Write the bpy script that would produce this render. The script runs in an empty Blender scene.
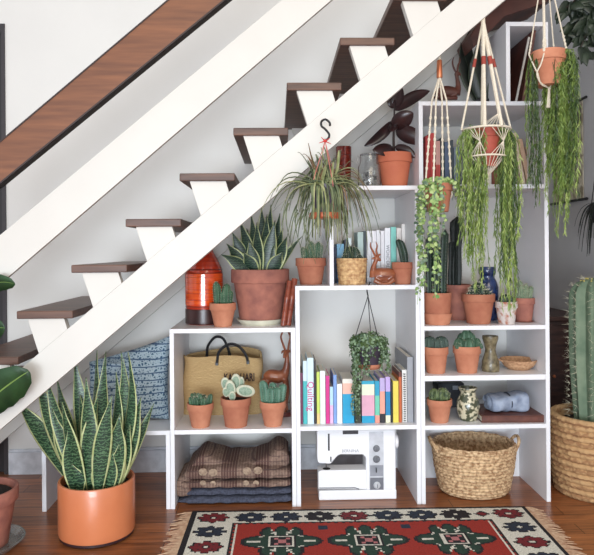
import bpy, bmesh, math, random
from mathutils import Vector, Matrix, noise
R = random.Random(11)
PI = math.pi
# ---------------------------------------------------------------- camera model
F, CX, CY, H = 650.0, 297.0, 250.0, 1.265
D, DW, DS = 3.2, 3.76, 2.84          # shelf fronts, back wall, staircase side
TH, PH = math.atan(.030), math.radians(.45)
FWD = Vector((math.sin(TH), math.cos(TH), 0)); r0 = Vector((math.cos(TH), -math.sin(TH), 0)); u0 = Vector((0, 0, 1))
RC = math.cos(PH)*r0 - math.sin(PH)*u0; UC = math.sin(PH)*r0 + math.cos(PH)*u0
CAM = Vector((0, 0, H))
def ray(x, y): return FWD + (x-CX)/F*RC - (y-CY)/F*UC
def P(x, y, Y):
    d = ray(x, y); return CAM + d*(Y/d.y)
def FL(x, y, z=0):
    d = ray(x, y); return CAM + d*((z-H)/d.z)
def PX(x, Y, z):
    k = x-CX; Z = z-H
    return (k*Y*FWD.y - F*(Y*RC.y + Z*RC.z))/(F*RC.x - k*FWD.x)
def S(Y): return Y/F
col = bpy.context.scene.collection
# ---------------------------------------------------------------- materials
def lin(c):
    o = []
    for v in c[:3]:
        v /= 255.0
        o.append(v/12.92 if v <= .04045 else ((v+.055)/1.055)**2.4)
    return (*o, 1)
MC = {}
def mat(name, c, rough=.6, c2=None, scale=20, stretch=(1, 1, 1), bump=0, bscale=None, metal=0, detail=4, contrast=None, spec=.5, trans=0, sss=0, coat=0):
    if name in MC: return MC[name]
    m = bpy.data.materials.new(name); m.use_nodes = True; MC[name] = m
    nt = m.node_tree; n = nt.nodes; l = nt.links; b = n['Principled BSDF']
    b.inputs['Base Color'].default_value = lin(c); b.inputs['Roughness'].default_value = rough
    b.inputs['Metallic'].default_value = metal; b.inputs['Specular IOR Level'].default_value = spec
    b.inputs['Transmission Weight'].default_value = trans
    b.inputs['Coat Weight'].default_value = coat
    if c2 is None: c2 = tuple(v*.9 for v in c)
    tc = n.new('ShaderNodeTexCoord'); mp = n.new('ShaderNodeMapping'); mp.inputs['Scale'].default_value = stretch
    l.new(tc.outputs['Object'], mp.inputs['Vector'])
    nz = n.new('ShaderNodeTexNoise'); nz.inputs['Scale'].default_value = scale; nz.inputs['Detail'].default_value = detail
    l.new(mp.outputs['Vector'], nz.inputs['Vector'])
    rp = n.new('ShaderNodeValToRGB'); lo, hi = contrast or (.35, .65)
    rp.color_ramp.elements[0].position = lo; rp.color_ramp.elements[1].position = hi
    rp.color_ramp.elements[0].color = lin(c2); rp.color_ramp.elements[1].color = lin(c)
    l.new(nz.outputs['Fac'], rp.inputs['Fac']); l.new(rp.outputs['Color'], b.inputs['Base Color'])
    if bump:
        bp = n.new('ShaderNodeBump'); bp.inputs['Strength'].default_value = bump; bp.inputs['Distance'].default_value = .004
        if bscale:
            n2 = n.new('ShaderNodeTexNoise'); n2.inputs['Scale'].default_value = bscale; l.new(mp.outputs['Vector'], n2.inputs['Vector']); l.new(n2.outputs['Fac'], bp.inputs['Height'])
        else: l.new(nz.outputs['Fac'], bp.inputs['Height'])
        l.new(bp.outputs['Normal'], b.inputs['Normal'])
    return m
def wave_mat(name, c, c2, scale, direction='Z', dist=2, rough=.6, contrast=(.4, .6), bump=0, wt='BANDS', dscale=1.5):
    if name in MC: return MC[name]
    m = mat(name, c, rough); nt = m.node_tree; n = nt.nodes; l = nt.links
    w = n.new('ShaderNodeTexWave'); w.wave_type = wt; w.bands_direction = direction; w.inputs['Scale'].default_value = scale
    w.inputs['Distortion'].default_value = dist; w.inputs['Detail'].default_value = 3; w.inputs['Detail Scale'].default_value = dscale
    tc = [x for x in n if x.type == 'TEX_COORD'][0]; l.new(tc.outputs['Object'], w.inputs['Vector'])
    rp = [x for x in n if x.type == 'VALTORGB'][0]; l.new(w.outputs['Fac'], rp.inputs['Fac'])
    rp.color_ramp.elements[0].color = lin(c); rp.color_ramp.elements[1].color = lin(c2)
    rp.color_ramp.elements[0].position, rp.color_ramp.elements[1].position = contrast
    if bump:
        bp = n.new('ShaderNodeBump'); bp.inputs['Strength'].default_value = bump; bp.inputs['Distance'].default_value = .003
        l.new(w.outputs['Fac'], bp.inputs['Height']); l.new(bp.outputs['Normal'], n['Principled BSDF'].inputs['Normal'])
    return m
# ---------------------------------------------------------------- objects
def obj(name, bm, mats, parent=None, smooth=True, bevel=0, solid=0, seg=2):
    me = bpy.data.meshes.new(name)
    bmesh.ops.recalc_face_normals(bm, faces=bm.faces)
    bm.to_mesh(me); bm.free()
    for m in (mats if isinstance(mats, (list, tuple)) else [mats]): me.materials.append(m)
    if smooth: me.polygons.foreach_set('use_smooth', [True]*len(me.polygons))
    o = bpy.data.objects.new(name, me); col.objects.link(o)
    if parent: o.parent = parent
    if solid:
        s = o.modifiers.new('s', 'SOLIDIFY'); s.thickness = solid; s.offset = 0
    if bevel:
        b = o.modifiers.new('b', 'BEVEL'); b.width = bevel; b.segments = seg; b.limit_method = 'ANGLE'
    if smooth and not solid: smooth_by_angle(me)
    return o
def smooth_by_angle(me, ang=math.radians(38)):
    bm = bmesh.new(); bm.from_mesh(me)
    for e in bm.edges:
        if len(e.link_faces) == 2 and e.calc_face_angle(0) > ang: e.smooth = False
    bm.to_mesh(me); bm.free()
def tag(o, label=None, cat=None, group=None, kind=None):
    if label: o['label'] = label
    if cat: o['category'] = cat
    if group: o['group'] = group
    if kind: o['kind'] = kind
    return o
def thing(name, label, cat, loc=(0, 0, 0), rz=0, group=None):
    o = bpy.data.objects.new(name, None); o.empty_display_size = .05; col.objects.link(o)
    o.location = loc; o.rotation_euler = (0, 0, rz)
    return tag(o, label, cat, group)
def struct(name, bm, m, smooth=False, bevel=0): return tag(obj(name, bm, m, None, smooth, bevel), kind='structure')
B = bmesh.new
# ---------------------------------------------------------------- shapes
def face(bm, vs, mi=0):
    try:
        f = bm.faces.new(vs); f.material_index = mi; return f
    except ValueError: return None
def box(bm, x0, x1, y0, y1, z0, z1, mi=0, mx=None):
    v = [bm.verts.new(Vector(p) if mx is None else mx @ Vector(p)) for p in ((x0, y0, z0), (x1, y0, z0), (x1, y1, z0), (x0, y1, z0), (x0, y0, z1), (x1, y0, z1), (x1, y1, z1), (x0, y1, z1))]
    for q in ((0, 3, 2, 1), (4, 5, 6, 7), (0, 1, 5, 4), (1, 2, 6, 5), (2, 3, 7, 6), (3, 0, 4, 7)): face(bm, [v[i] for i in q], mi)
    return bm
def bx(*a, **k): return box(B(), *a, **k)
def prism(bm, poly, y0, y1, mi=0, edge_mi=None):
    a = [bm.verts.new((p[0], y0, p[1])) for p in poly]; b = [bm.verts.new((p[0], y1, p[1])) for p in poly]
    face(bm, a, mi); face(bm, b[::-1], mi)
    for i in range(len(poly)):
        j = (i+1) % len(poly); face(bm, [a[i], b[i], b[j], a[j]], mi if edge_mi is None else edge_mi)
    return bm
def lathe(bm, prof, seg=32, mi=0, c=(0, 0, 0), rfun=None, mx=None):
    rings = []
    for (r, z) in prof:
        if r < 1e-6: v = Vector((c[0], c[1], c[2]+z)); rings.append([bm.verts.new(mx @ v if mx else v)])
        else:
            row = []
            for i in range(seg):
                t = 2*PI*i/seg; rr = r*(rfun(t, z) if rfun else 1)
                v = Vector((c[0]+rr*math.cos(t), c[1]+rr*math.sin(t), c[2]+z)); row.append(bm.verts.new(mx @ v if mx else v))
            rings.append(row)
    for k in range(len(rings)-1):
        a, b = rings[k], rings[k+1]; m = mi[k] if isinstance(mi, list) else mi
        for i in range(seg):
            j = (i+1) % seg
            if len(a) == 1 and len(b) == 1: continue
            if len(a) == 1: face(bm, [a[0], b[i], b[j]], m)
            elif len(b) == 1: face(bm, [a[i], a[j], b[0]], m)
            else: face(bm, [a[i], a[j], b[j], b[i]], m)
    return bm
def catmull(pts, n=6):
    pts = [Vector(p) for p in pts]; q = [2*pts[0]-pts[1]]+pts+[2*pts[-1]-pts[-2]]; out = []
    for i in range(1, len(q)-2):
        for k in range(n):
            t = k/n; a, b, c, d = q[i-1], q[i], q[i+1], q[i+2]
            out.append(.5*((2*b)+(c-a)*t+(2*a-5*b+4*c-d)*t*t+(3*b-a-3*c+d)*t**3))
    out.append(pts[-1]); return out
def lerpr(rs, n, m):
    out = []
    for i in range(m):
        t = i/(m-1)*(len(rs)-1); k = min(int(t), len(rs)-2); out.append(rs[k]*(1-(t-k))+rs[k+1]*(t-k))
    return out
def tube(bm, pts, rad, seg=8, mi=0, sm=0, flat=1):
    pts = catmull(pts, sm) if sm else [Vector(p) for p in pts]
    rs = lerpr(rad, 0, len(pts)) if isinstance(rad, (list, tuple)) else [rad]*len(pts)
    up = None; rings = []
    for i, p in enumerate(pts):
        t = (pts[min(i+1, len(pts)-1)]-pts[max(i-1, 0)]); t = t.normalized() if t.length > 1e-9 else Vector((0, 0, 1))
        if up is None:
            up = Vector((0, 1, 0)) if abs(t.y) < .9 else Vector((1, 0, 0))
        up = (up-t*up.dot(t)).normalized(); s = t.cross(up)
        rings.append([bm.verts.new(p+(s*math.cos(2*PI*k/seg)*rs[i]+up*math.sin(2*PI*k/seg)*rs[i]*flat)) for k in range(seg)])
    for a, b in zip(rings, rings[1:]):
        for k in range(seg): face(bm, [a[k], a[(k+1) % seg], b[(k+1) % seg], b[k]], mi)
    face(bm, rings[0][::-1], mi); face(bm, rings[-1], mi)
    return bm
def ball(bm, c, r, seg=14, rings=9, mi=0, sc=(1, 1, 1), rot=None):
    mx = Matrix.Translation(c) @ (rot.to_4x4() if rot else Matrix()) @ Matrix.Diagonal((*sc, 1))
    pr = [(max(0, r*math.sin(PI*i/rings)) if 0 < i < rings else 0, -r*math.cos(PI*i/rings)) for i in range(rings+1)]
    return lathe(bm, pr, seg, mi, mx=mx)
def leaf(bm, pts, widths, side, fold=.15, mi=0, edge_mi=None, ef=.8):
    """flat leaf along pts; cross-section -1,-ef,0,ef,1"""
    rows = []; side = Vector(side).normalized()
    for i, p in enumerate(pts):
        t = (pts[min(i+1, len(pts)-1)]-pts[max(i-1, 0)]).normalized(); s = (side-t*side.dot(t)).normalized(); nrm = t.cross(s); w = widths[i]
        if edge_mi is None: us = (-1, 0, 1)
        else: us = (-1, -ef, 0, ef, 1)
        rows.append([bm.verts.new(p+s*u*w+nrm*abs(u)*w*fold) for u in us])
    for a, b in zip(rows, rows[1:]):
        for k in range(len(a)-1):
            m = mi if edge_mi is None or 0 < k < 3 else edge_mi
            face(bm, [a[k], a[k+1], b[k+1], b[k]], m)
    return bm
def bez(a, b, c, n): return [a*(1-t)**2+b*2*t*(1-t)+c*t*t for t in [i/n for i in range(n+1)]]
def sword(bm, base, tip, W, side=None, bow=.0, mi=0, ei=1, n=9, twist=0):
    base = Vector(base); tip = Vector(tip); L = (tip-base).length
    mid = base+(tip-base)*.5+Vector((0, 0, L*.12))*(0 if abs((tip-base).normalized().z) > .95 else 1)+Vector((bow*L, 0, 0))
    pts = bez(base, mid, tip, n)
    ws = [W*.5*max(.03, (0.42+.58*math.sin(PI*min(1, t*1.15)))*(1 if t < .55 else math.cos((t-.55)/.45*PI/2)**.75)) for t in [i/n for i in range(n+1)]]
    ws[-1] = W*.01
    side = side or (math.cos(R.uniform(-.7, .7)), math.sin(R.uniform(-.7, .7)), 0)
    leaf(bm, pts, ws, side, .28, mi, ei, .8)
def text(name, s, size, m, parent, loc, rot=(PI/2, 0, 0), ext=.0004, sx=1):
    cu = bpy.data.curves.new(name, 'FONT'); cu.body = s; cu.size = size; cu.extrude = ext; cu.offset = size*.022*(1 if 'lettering' in name else 0); cu.align_x = 'CENTER'; cu.align_y = 'CENTER'; cu.resolution_u = 2
    t = bpy.data.objects.new('tmp', cu); col.objects.link(t); dg = bpy.context.evaluated_depsgraph_get()
    me = bpy.data.meshes.new_from_object(t.evaluated_get(dg)); bpy.data.objects.remove(t)
    me.materials.clear(); me.materials.append(m); o = bpy.data.objects.new(name, me); col.objects.link(o)
    o.parent = parent; o.location = loc; o.rotation_euler = rot; o.scale = (sx, 1, 1); return o
# ---------------------------------------------------------------- palette
WHITE = mat('white_paint', (226, 225, 226), .45, (223, 222, 223), 8)
SHELFW = mat('shelf_white', (233, 232, 235), .4, (228, 228, 231), 6)
SOIL = mat('soil', (38, 28, 24), .95, (20, 15, 14), 120, bump=.6)
TERRA = mat('terracotta', (184, 120, 92), .85, (166, 100, 76), 14)
TERRA2 = mat('aged_terracotta', (176, 114, 96), .85, (140, 88, 78), 18, contrast=(.3, .7))
TERRA3 = mat('terracotta_pale', (198, 134, 104), .85, (180, 114, 86), 14)
TERRAW = mat('whitewashed_terracotta', (206, 196, 190), .85, (170, 112, 90), 26, contrast=(.38, .5))
GLAZE = mat('orange_glaze', (206, 124, 82), .35, (196, 114, 74), 5, coat=.3)
ROPE = mat('cotton_rope', (228, 218, 200), .9, (205, 192, 170), 300, bump=.5)
BLACK = mat('black', (22, 21, 24), .5)
GREENS = dict(
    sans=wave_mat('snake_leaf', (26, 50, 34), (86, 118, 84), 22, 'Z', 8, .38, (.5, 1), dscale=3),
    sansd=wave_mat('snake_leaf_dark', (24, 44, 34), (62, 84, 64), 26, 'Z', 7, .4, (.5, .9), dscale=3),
    edge=mat('leaf_margin', (190, 194, 144), .45, (166, 174, 116), 40),
    ficus=mat('burgundy_leaf', (40, 30, 30), .3, (62, 34, 34), 12),
    olive=mat('olive_blade', (112, 120, 84), .5, (62, 74, 48), 30),
    olive2=mat('pale_blade', (158, 158, 112), .5, (120, 126, 80), 30),
    rhip=mat('fresh_green', (122, 142, 66), .55, (92, 118, 50), 30),
    rhip2=mat('light_green', (158, 172, 98), .55, (124, 146, 72), 30),
    rhipd=mat('deep_green', (72, 94, 46), .5, (40, 62, 28), 30),
    pearl=mat('pearl_leaf', (150, 172, 104), .45, (96, 130, 66), 60),
    pearl2=mat('grey_green_leaf', (104, 124, 100), .45, (66, 90, 66), 60),
    cact=mat('cactus_green', (70, 104, 76), .55, (46, 78, 56), 30),
    cactb=mat('cactus_blue_green', (92, 128, 108), .55, (62, 100, 82), 14),
    cactd=mat('cactus_dark', (40, 62, 46), .5, (26, 44, 34), 30),
    dark=mat('dark_leaf', (26, 34, 26), .45, (14, 20, 16), 20),
    bright=mat('fiddle_leaf', (40, 74, 38), .5, (28, 56, 30), 12))
G = GREENS
SPINE = mat('spine', (212, 206, 180), .6)
# ---------------------------------------------------------------- plant helpers
def pot(e, rt, rb, h, m=TERRA, rim=.24, soil=True, z0=0, thick=.09, ribs=None):
    zr = h*(1-rim)
    pr = [(0, 0), (rb*.96, 0), (rb, h*.02)]
    if rim: pr += [(rt*.91, zr-.0015), (rt*.985, zr), (rt, zr+.003), (rt, h-.003), (rt*.985, h), (rt*(1-thick), h), (rt*(1-thick)*.98, h*.86), (0, h*.86)]
    else: pr += [(rt, h-.003), (rt*.985, h), (rt*(1-thick), h), (rt*(1-thick)*.97, h*.86), (0, h*.86)]
    o = obj('pot', lathe(B(), pr, 40, 0, (0, 0, z0)), m, e)
    if soil:
        bm = B(); rs = rt*(1-thick)*.97
        lathe(bm, [(0, h*.85), (rs*.98, h*.87), (rs*.9, h*.905), (rs*.5, h*.92), (0, h*.925)], 24, 0, (0, 0, z0))
        obj('soil', bm, SOIL, e)
    return o
def saucer(e, r, h, m, z0=0):
    return obj('saucer', lathe(B(), [(0, z0), (r*.82, z0), (r, z0+h), (r*.95, z0+h), (r*.8, z0+h*.3), (0, z0+h*.3)], 32), m, e)
def cactus(bm, base, h, r, ribs=9, amp=.16, bend=(0, 0), mi=0, seg=None, top=.35, n=12, rb=.8, wob=0):
    """ribbed column"""
    seg = seg or ribs*4; base = Vector(base); rings = []
    for i in range(n+1):
        t = i/n; zt = h*t
        if t < 1-top: rr = r*(rb+(1-rb)*min(1, t/(1-top)*2))
        else: q = (t-(1-top))/top; rr = r*math.sqrt(max(0, 1-q*q))
        rr *= 1+wob*math.sin(t*9)
        c = base+Vector((bend[0]*t*t, bend[1]*t*t, zt))
        if i == n: rings.append([bm.verts.new(c)])
        else: rings.append([bm.verts.new(c+Vector((math.cos(a), math.sin(a), 0))*rr*(1+amp*math.cos(ribs*a))) for a in [2*PI*k/seg for k in range(seg)]])
    for a, b in zip(rings, rings[1:]):
        for k in range(seg):
            j = (k+1) % seg
            if len(b) == 1: face(bm, [a[k], a[j], b[0]], mi)
            else: face(bm, [a[k], a[j], b[j], b[k]], mi)
    face(bm, rings[0][::-1], mi)
def spine(bm, p, d, L, w=.0009, mi=0):
    d = d.normalized(); s = d.cross(Vector((.3, .5, .8))).normalized(); u = d.cross(s); p = Vector(p)
    v = [bm.verts.new(p+s*w), bm.verts.new(p-s*w*.5+u*w*.87), bm.verts.new(p-s*w*.5-u*w*.87), bm.verts.new(p+d*L)]
    for q in ((0, 1, 3), (1, 2, 3), (2, 0, 3)): face(bm, [v[i] for i in q], mi)
def col_spines(bm, base, h, r, ribs, amp, L, step, bend=(0, 0), per=4, top=.35, w=.0009):
    base = Vector(base); k = int(h/step)
    for i in range(1, k+1):
        t = i/(k+.3); q = max(0, (t-(1-top))/top); rr = r*math.sqrt(max(.02, 1-q*q))*(1+amp)
        for j in range(ribs):
            a = 2*PI*j/ribs; dr = Vector((math.cos(a), math.sin(a), 0)); p = base+Vector((bend[0]*t*t, bend[1]*t*t, h*t))+dr*rr*.98
            for s in range(per): spine(bm, p, dr+Vector((R.uniform(-.9, .9), R.uniform(-.9, .9), R.uniform(-.7, .9)+q)), L*R.uniform(.6, 1.1), w)
def needle_strand(bm, p, out, L, nl=.03, dens=150, mi=0, gather=0, w=.0022, sway=.02, fan=.5):
    p = Vector(p); out = Vector(out); pts = []; n = max(6, int(L/.03)); ph = R.uniform(0, 6); cur = p.copy()
    for i in range(n+1):
        t = i/n; s = min(1, t*6)
        pts.append(p+out*(1-(1-s)**2)+Vector((sway*math.sin(ph+t*5)*t, sway*math.cos(ph+t*4)*t, -L*t)))
    tube(bm, pts, .0013, 3, mi)
    for k in range(int(L*dens)):
        t = R.random(); i = min(int(t*n), n-1); q = pts[i].lerp(pts[i+1], t*n-i)
        a = R.uniform(0, 2*PI); d = Vector((math.cos(a)*fan, math.sin(a)*fan, -R.uniform(.5, 1.2))).normalized(); l = nl*R.uniform(.6, 1.2); s = d.cross(Vector((math.sin(a), math.cos(a), .2))).normalized()*w
        mid = q+d*l*.5+Vector((0, 0, .08*l)); v = [bm.verts.new(q-s*.5), bm.verts.new(q+s*.5), bm.verts.new(mid+s), bm.verts.new(mid-s), bm.verts.new(q+d*l)]
        face(bm, [v[0], v[1], v[2], v[3]], mi); face(bm, [v[3], v[2], v[4]], mi)
def disc(bm, p, r, nrm, mi=0, n=6, el=1.25):
    nrm = nrm.normalized(); s = nrm.cross(Vector((.2, .3, .9))).normalized(); u = nrm.cross(s); a = R.uniform(0, 6)
    s, u = s*math.cos(a)+u*math.sin(a), u*math.cos(a)-s*math.sin(a)
    c = bm.verts.new(p+nrm*r*.25); ring = [bm.verts.new(p+(s*math.cos(2*PI*k/n)*el+u*math.sin(2*PI*k/n))*r) for k in range(n)]
    for k in range(n): face(bm, [ring[k], ring[(k+1) % n], c], mi)
def leaf_strand(bm, p, out, L, r=.009, step=.014, mis=(0,), sway=.015, stem_mi=0, spread=.012):
    p = Vector(p); out = Vector(out); n = max(5, int(L/.025)); ph = R.uniform(0, 6); pts = []
    for i in range(n+1):
        t = i/n; s = min(1, t*5); pts.append(p+out*(1-(1-s)**2)+Vector((sway*math.sin(ph+t*5)*t, sway*math.cos(ph+t*4)*t, -L*t)))
    tube(bm, pts, .0012, 3, stem_mi)
    for k in range(int(L/step)):
        t = (k+R.random())/(L/step); t = min(t, .999); i = int(t*n); q = pts[i].lerp(pts[i+1], t*n-i)
        for sgn in (-1, 1):
            a = R.uniform(0, 2*PI); d = Vector((math.cos(a), math.sin(a), R.uniform(-.3, .5)))
            disc(bm, q+d*spread, r*R.uniform(.6, 1.15), d+Vector((0, -.8, .4)), R.choice(mis))
# ================================================================ setting
def floor_mat():
    m = bpy.data.materials.new('floor_planks'); m.use_nodes = True; nt = m.node_tree; n = nt.nodes; l = nt.links; b = n['Principled BSDF']
    tc = n.new('ShaderNodeTexCoord'); br = n.new('ShaderNodeTexBrick'); l.new(tc.outputs['Object'], br.inputs['Vector'])
    br.inputs['Scale'].default_value = 1; br.inputs['Brick Width'].default_value = 1.35; br.inputs['Row Height'].default_value = .105; br.inputs['Mortar Size'].default_value = .0018
    br.inputs['Color1'].default_value = lin((184, 116, 70)); br.inputs['Color2'].default_value = lin((140, 86, 52)); br.inputs['Mortar'].default_value = lin((42, 22, 16)); br.offset = .37
    mp = n.new('ShaderNodeMapping'); mp.inputs['Scale'].default_value = (2.2, 26, 1); l.new(tc.outputs['Object'], mp.inputs['Vector'])
    nz = n.new('ShaderNodeTexNoise'); nz.inputs['Scale'].default_value = 2.2; nz.inputs['Detail'].default_value = 6; nz.inputs['Distortion'].default_value = .8; l.new(mp.outputs['Vector'], nz.inputs['Vector'])
    rp = n.new('ShaderNodeValToRGB'); rp.color_ramp.elements[0].position = .3; rp.color_ramp.elements[1].position = .72
    rp.color_ramp.elements[0].color = (.5, .46, .44, 1); rp.color_ramp.elements[1].color = (1.15, 1.1, 1.05, 1); l.new(nz.outputs['Fac'], rp.inputs['Fac'])
    mx = n.new('ShaderNodeMix'); mx.data_type = 'RGBA'; mx.blend_type = 'MULTIPLY'; mx.inputs['Factor'].default_value = 1
    l.new(br.outputs['Color'], mx.inputs['A']); l.new(rp.outputs['Color'], mx.inputs['B']); l.new(mx.outputs['Result'], b.inputs['Base Color'])
    b.inputs['Roughness'].default_value = .28; b.inputs['Specular IOR Level'].default_value = .45; return m
struct('floor', bx(-4, 2.0, -3.2, 5.2, -.03, 0), floor_mat())
XW = 1.345                                             # right end of the cream wall, behind the shelves
WALL = mat('wall_paint', (226, 223, 218), .85, (223, 220, 215), 3, bump=.08, bscale=90)
GREYW = mat('grey_wall_paint', (206, 204, 204), .9, (200, 198, 200), 3)
XL = P(6, 200, DW).x
struct('wall_back', bx(XL, XW, DW, DW+.1, 0, 3.4), WALL)
zt = P(3, 24, DW).z
b_ = bx(-4, XL, DW, DW+.1, zt, 3.4); box(b_, -4, XL-.95, DW, DW+.1, 0, zt); struct('wall_left', b_, WALL)
struct('door_1', bx(XL-.95, XL, DW+.03, DW+.07, 0, zt), mat('dark_door', (40, 34, 36), .5), bevel=.003)
b_ = bx(XL-.02, XL+.002, DW-.008, DW+.03, 0, zt); box(b_, XL-.95, XL-.02, DW-.008, DW+.03, zt-.045, zt)
struct('trim_1', b_, mat('door_frame_dark', (58, 52, 54), .5))
struct('wall_passage', bx(XW-.1, XW, DW+.1, 5.2, 0, 3.4), WALL)
struct('wall_right', bx(2.0, 2.1, 1.0, 5.3, 0, 3.4), GREYW)
struct('wall_far', bx(XW, 2.0, 5.2, 5.3, 0, 3.4), GREYW)
zb = P(100, 449, DW-.03).z
b_ = bx(XL+.01, XW, DW-.022, DW, 0, zb-.015); box(b_, XL+.01, XW, DW-.014, DW, zb-.015, zb)
struct('baseboard_back', b_, mat('baseboard_paint', (222, 224, 230), .5), bevel=.003)
# ================================================================ staircase
st = thing('staircase', 'open staircase with dark brown wood treads on white sawtooth stringers and plank railings', 'staircase', (P(17.5, 311, DS).x, DS, 0))
LX = st.location.x
def SP(x, y, Y=DS): p = P(x, y, Y); return (p.x-LX, p.z)
a, b2 = SP(17.5, 311), SP(286.7, 83.1); run, rise = (b2[0]-a[0])/5, (b2[1]-a[1])/5
TL, TT = .2395, .034
sl = rise/run
t0, bt0 = SP(200, 388-.8575*200), SP(200, 431-.857*200)
topz = lambda x: t0[1]+(x-t0[0])*sl
botz = lambda x: bt0[1]+(x-bt0[0])*sl
SW = mat('stair_white', (212, 208, 201), .6, (208, 204, 197), 4)
TREAD = mat('tread_wood', (104, 72, 56), .45, (64, 42, 34), 5, stretch=(1, 9, 9), detail=6, contrast=(.3, .7))
x0 = -(bt0[1]-bt0[0]*sl)/sl
poly = [(x0, .0), ((0-(t0[1]-t0[0]*sl))/sl, .0), (3.05, topz(3.05)), (3.05, botz(3.05))]
for y0, y1 in ((DS, DS+.042), (DW-.048, DW-.003)):
    obj('stringer', prism(B(), poly, y0-DS, y1-DS), SW, st, False, .002)
# bracket outline taken from one tread, repeated up the flight
bl, br_, bll, brr = SP(296.6, 91), SP(332, 91), SP(307.5, 124.7), SP(335.3, 100.6)
n0 = 6
for k in range(-1, 13):
    nx, nz = a[0]+(k-1)*run, a[1]+(k-1)*rise
    if nz < .08: continue
    obj('tread', bx(nx, nx+TL, -.012, DW-DS-.006, nz-TT, nz), TREAD, st, False, .004)
    ox, oz = (k-n0)*run, (k-n0)*rise
    zb_ = nz-TT
    pl = [(bl[0]+ox, zb_), (br_[0]+ox, zb_), (brr[0]+ox, topz(brr[0]+ox)), (bll[0]+ox, topz(bll[0]+ox))]
    for y0, y1 in ((0, .042), (DW-DS-.048, DW-DS-.003)):
        obj('tread_bracket', prism(B(), pl, y0, y1), SW, st, False)
# railings
pl = [SP(-60, 235+50, 2.8), SP(-60, 284+51.4, 2.8), SP(420, 284-360, 2.8), SP(420, 235-350.7, 2.8)]
obj('middle_rail', prism(B(), pl, -.04, -.014), SW, st, False, .002)
HR = mat('handrail_wood', (146, 86, 58), .35, (92, 50, 36), 4, stretch=(1, 1, 9), detail=7, contrast=(.3, .72))
HR2 = mat('handrail_edge_shade', (52, 34, 30), .5)  # darker brown puts edge shade into the top and bottom faces
YH = 2.74
g = [SP(-60, 141+50.6, YH), SP(-60, 184+49, YH), SP(300, 184-244.8, YH), SP(300, 141-253.2, YH)]
def rail_mat():
    m = mat('handrail_wood2', (136, 86, 56), .4, (104, 64, 43), 3.2, detail=7, contrast=(.3, .72)); mp = [x for x in m.node_tree.nodes if x.type == 'MAPPING'][0]
    mp.inputs['Rotation'].default_value = (0, math.atan(sl), 0); mp.inputs['Scale'].default_value = (1.2, 8, 14); return m
o = obj('handrail', prism(B(), g, YH-DS, YH+.055-DS, 0, 1), [rail_mat(), HR2], st, False)
bm = B()   # thin dark strips painting in the shaded underside and bevel lines of the plank
for (p, q, s) in ((g[1], g[2], 1), (g[0], g[3], -1)):
    prism(bm, [(p[0], p[1]), (q[0], q[1]), (q[0], q[1]+.008*s), (p[0], p[1]+.008*s)], YH-DS-.003, YH-DS+.056)
obj('edge_shade_strip', bm, HR2, st, False)
# dark boxed-in underside near the top of the flight
g = [SP(474, 47, 3.35), SP(505, 16, 3.35), SP(545, 3, 3.35), SP(640, -70, 3.35), SP(560, -110, 3.35), SP(470, 36, 3.35)]
obj('soffit_board', prism(B(), g, 3.35-DS, 3.6-DS), mat('soffit_wood', (92, 50, 40), .5, (70, 38, 32), 8), st, False, .003)
# ================================================================ shelving
TK = .0212
XA, XB, XC, XD, XE = PX(42, D, 0), PX(170.7, D, 0), PX(296.8, D, 0), PX(421.6, D, 0), PX(551, D, 0)
DEP = .55
def unit(label, x0, x1, zb, zt, shelves=(), back=None, thick=None, bottom=False):
    e = thing('shelf_unit', label, 'shelf', (x0, D, zb)); w = x1-x0; h = zt-zb; g = .0006
    obj('side_panel', bx(g, TK, 0, DEP, 0, h-TK), SHELFW, e, False, .0012); obj('side_panel', bx(w-TK, w-g, 0, DEP, 0, h-TK), SHELFW, e, False, .0012)
    obj('top_panel', bx(g, w-g, 0, DEP, h-TK, h), SHELFW, e, False, .0012)
    for s in shelves: obj('shelf_board', bx(TK, w-TK, .001, DEP, s-zb-(thick or {}).get(s, TK), s-zb), SHELFW, e, False, .0012)
    if back: obj('back_panel', bx(TK, w-TK, back[0], back[0]+.012, 0, back[1]), SHELFW, e, False)
    return e
Z1 = P(166, 430.7, D).z; Z2 = P(175, 329.1, D).z; Z2m = P(190, 430.2, D).z; Z3 = P(350, 285.6, D).z; Z3m = P(360, 425.9, D).z
Z4 = P(405, 185.5, D).z; Z5 = P(480, 101.2, D).z; Z5a = P(545, 184, D).z; Z5b = P(545, 325, D).z; Z5c = P(490, 375.2, D).z; Z5d = P(490, 424.8, D).z; Z6 = P(520, 21.8, D).z
unit('low white open shelf unit at far left, patterned cushion on its top', XA, XB, 0, Z1)
unit('white two tier shelf unit holding a straw tote above folded blankets', XB, XC, 0, Z2, [Z2m])
unit('white shelf unit with a row of colourful books above the sewing machine', XC, XD, 0, Z3, [Z3m])
unit('white shelf unit, tall right hand one with four boards and a basket at its foot', XD, XE, 0, Z5, [Z5a, Z5b, Z5c, Z5d], back=(.37, Z5d-TK), thick={Z5c: .026})
X4a = PX(329.5, D, 1.2); X4b = PX(419.3, D, 1.4)
unit('small white box shelf of white books standing over the middle unit', X4a, X4b, Z3, Z4)
X6a, X6b = PX(506, D, 2.2), PX(548.5, D, 2.2)
unit('narrow white box shelf on top of the tallest unit, under the hanging pot', X6a, X6b, Z5, Z6)
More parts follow.
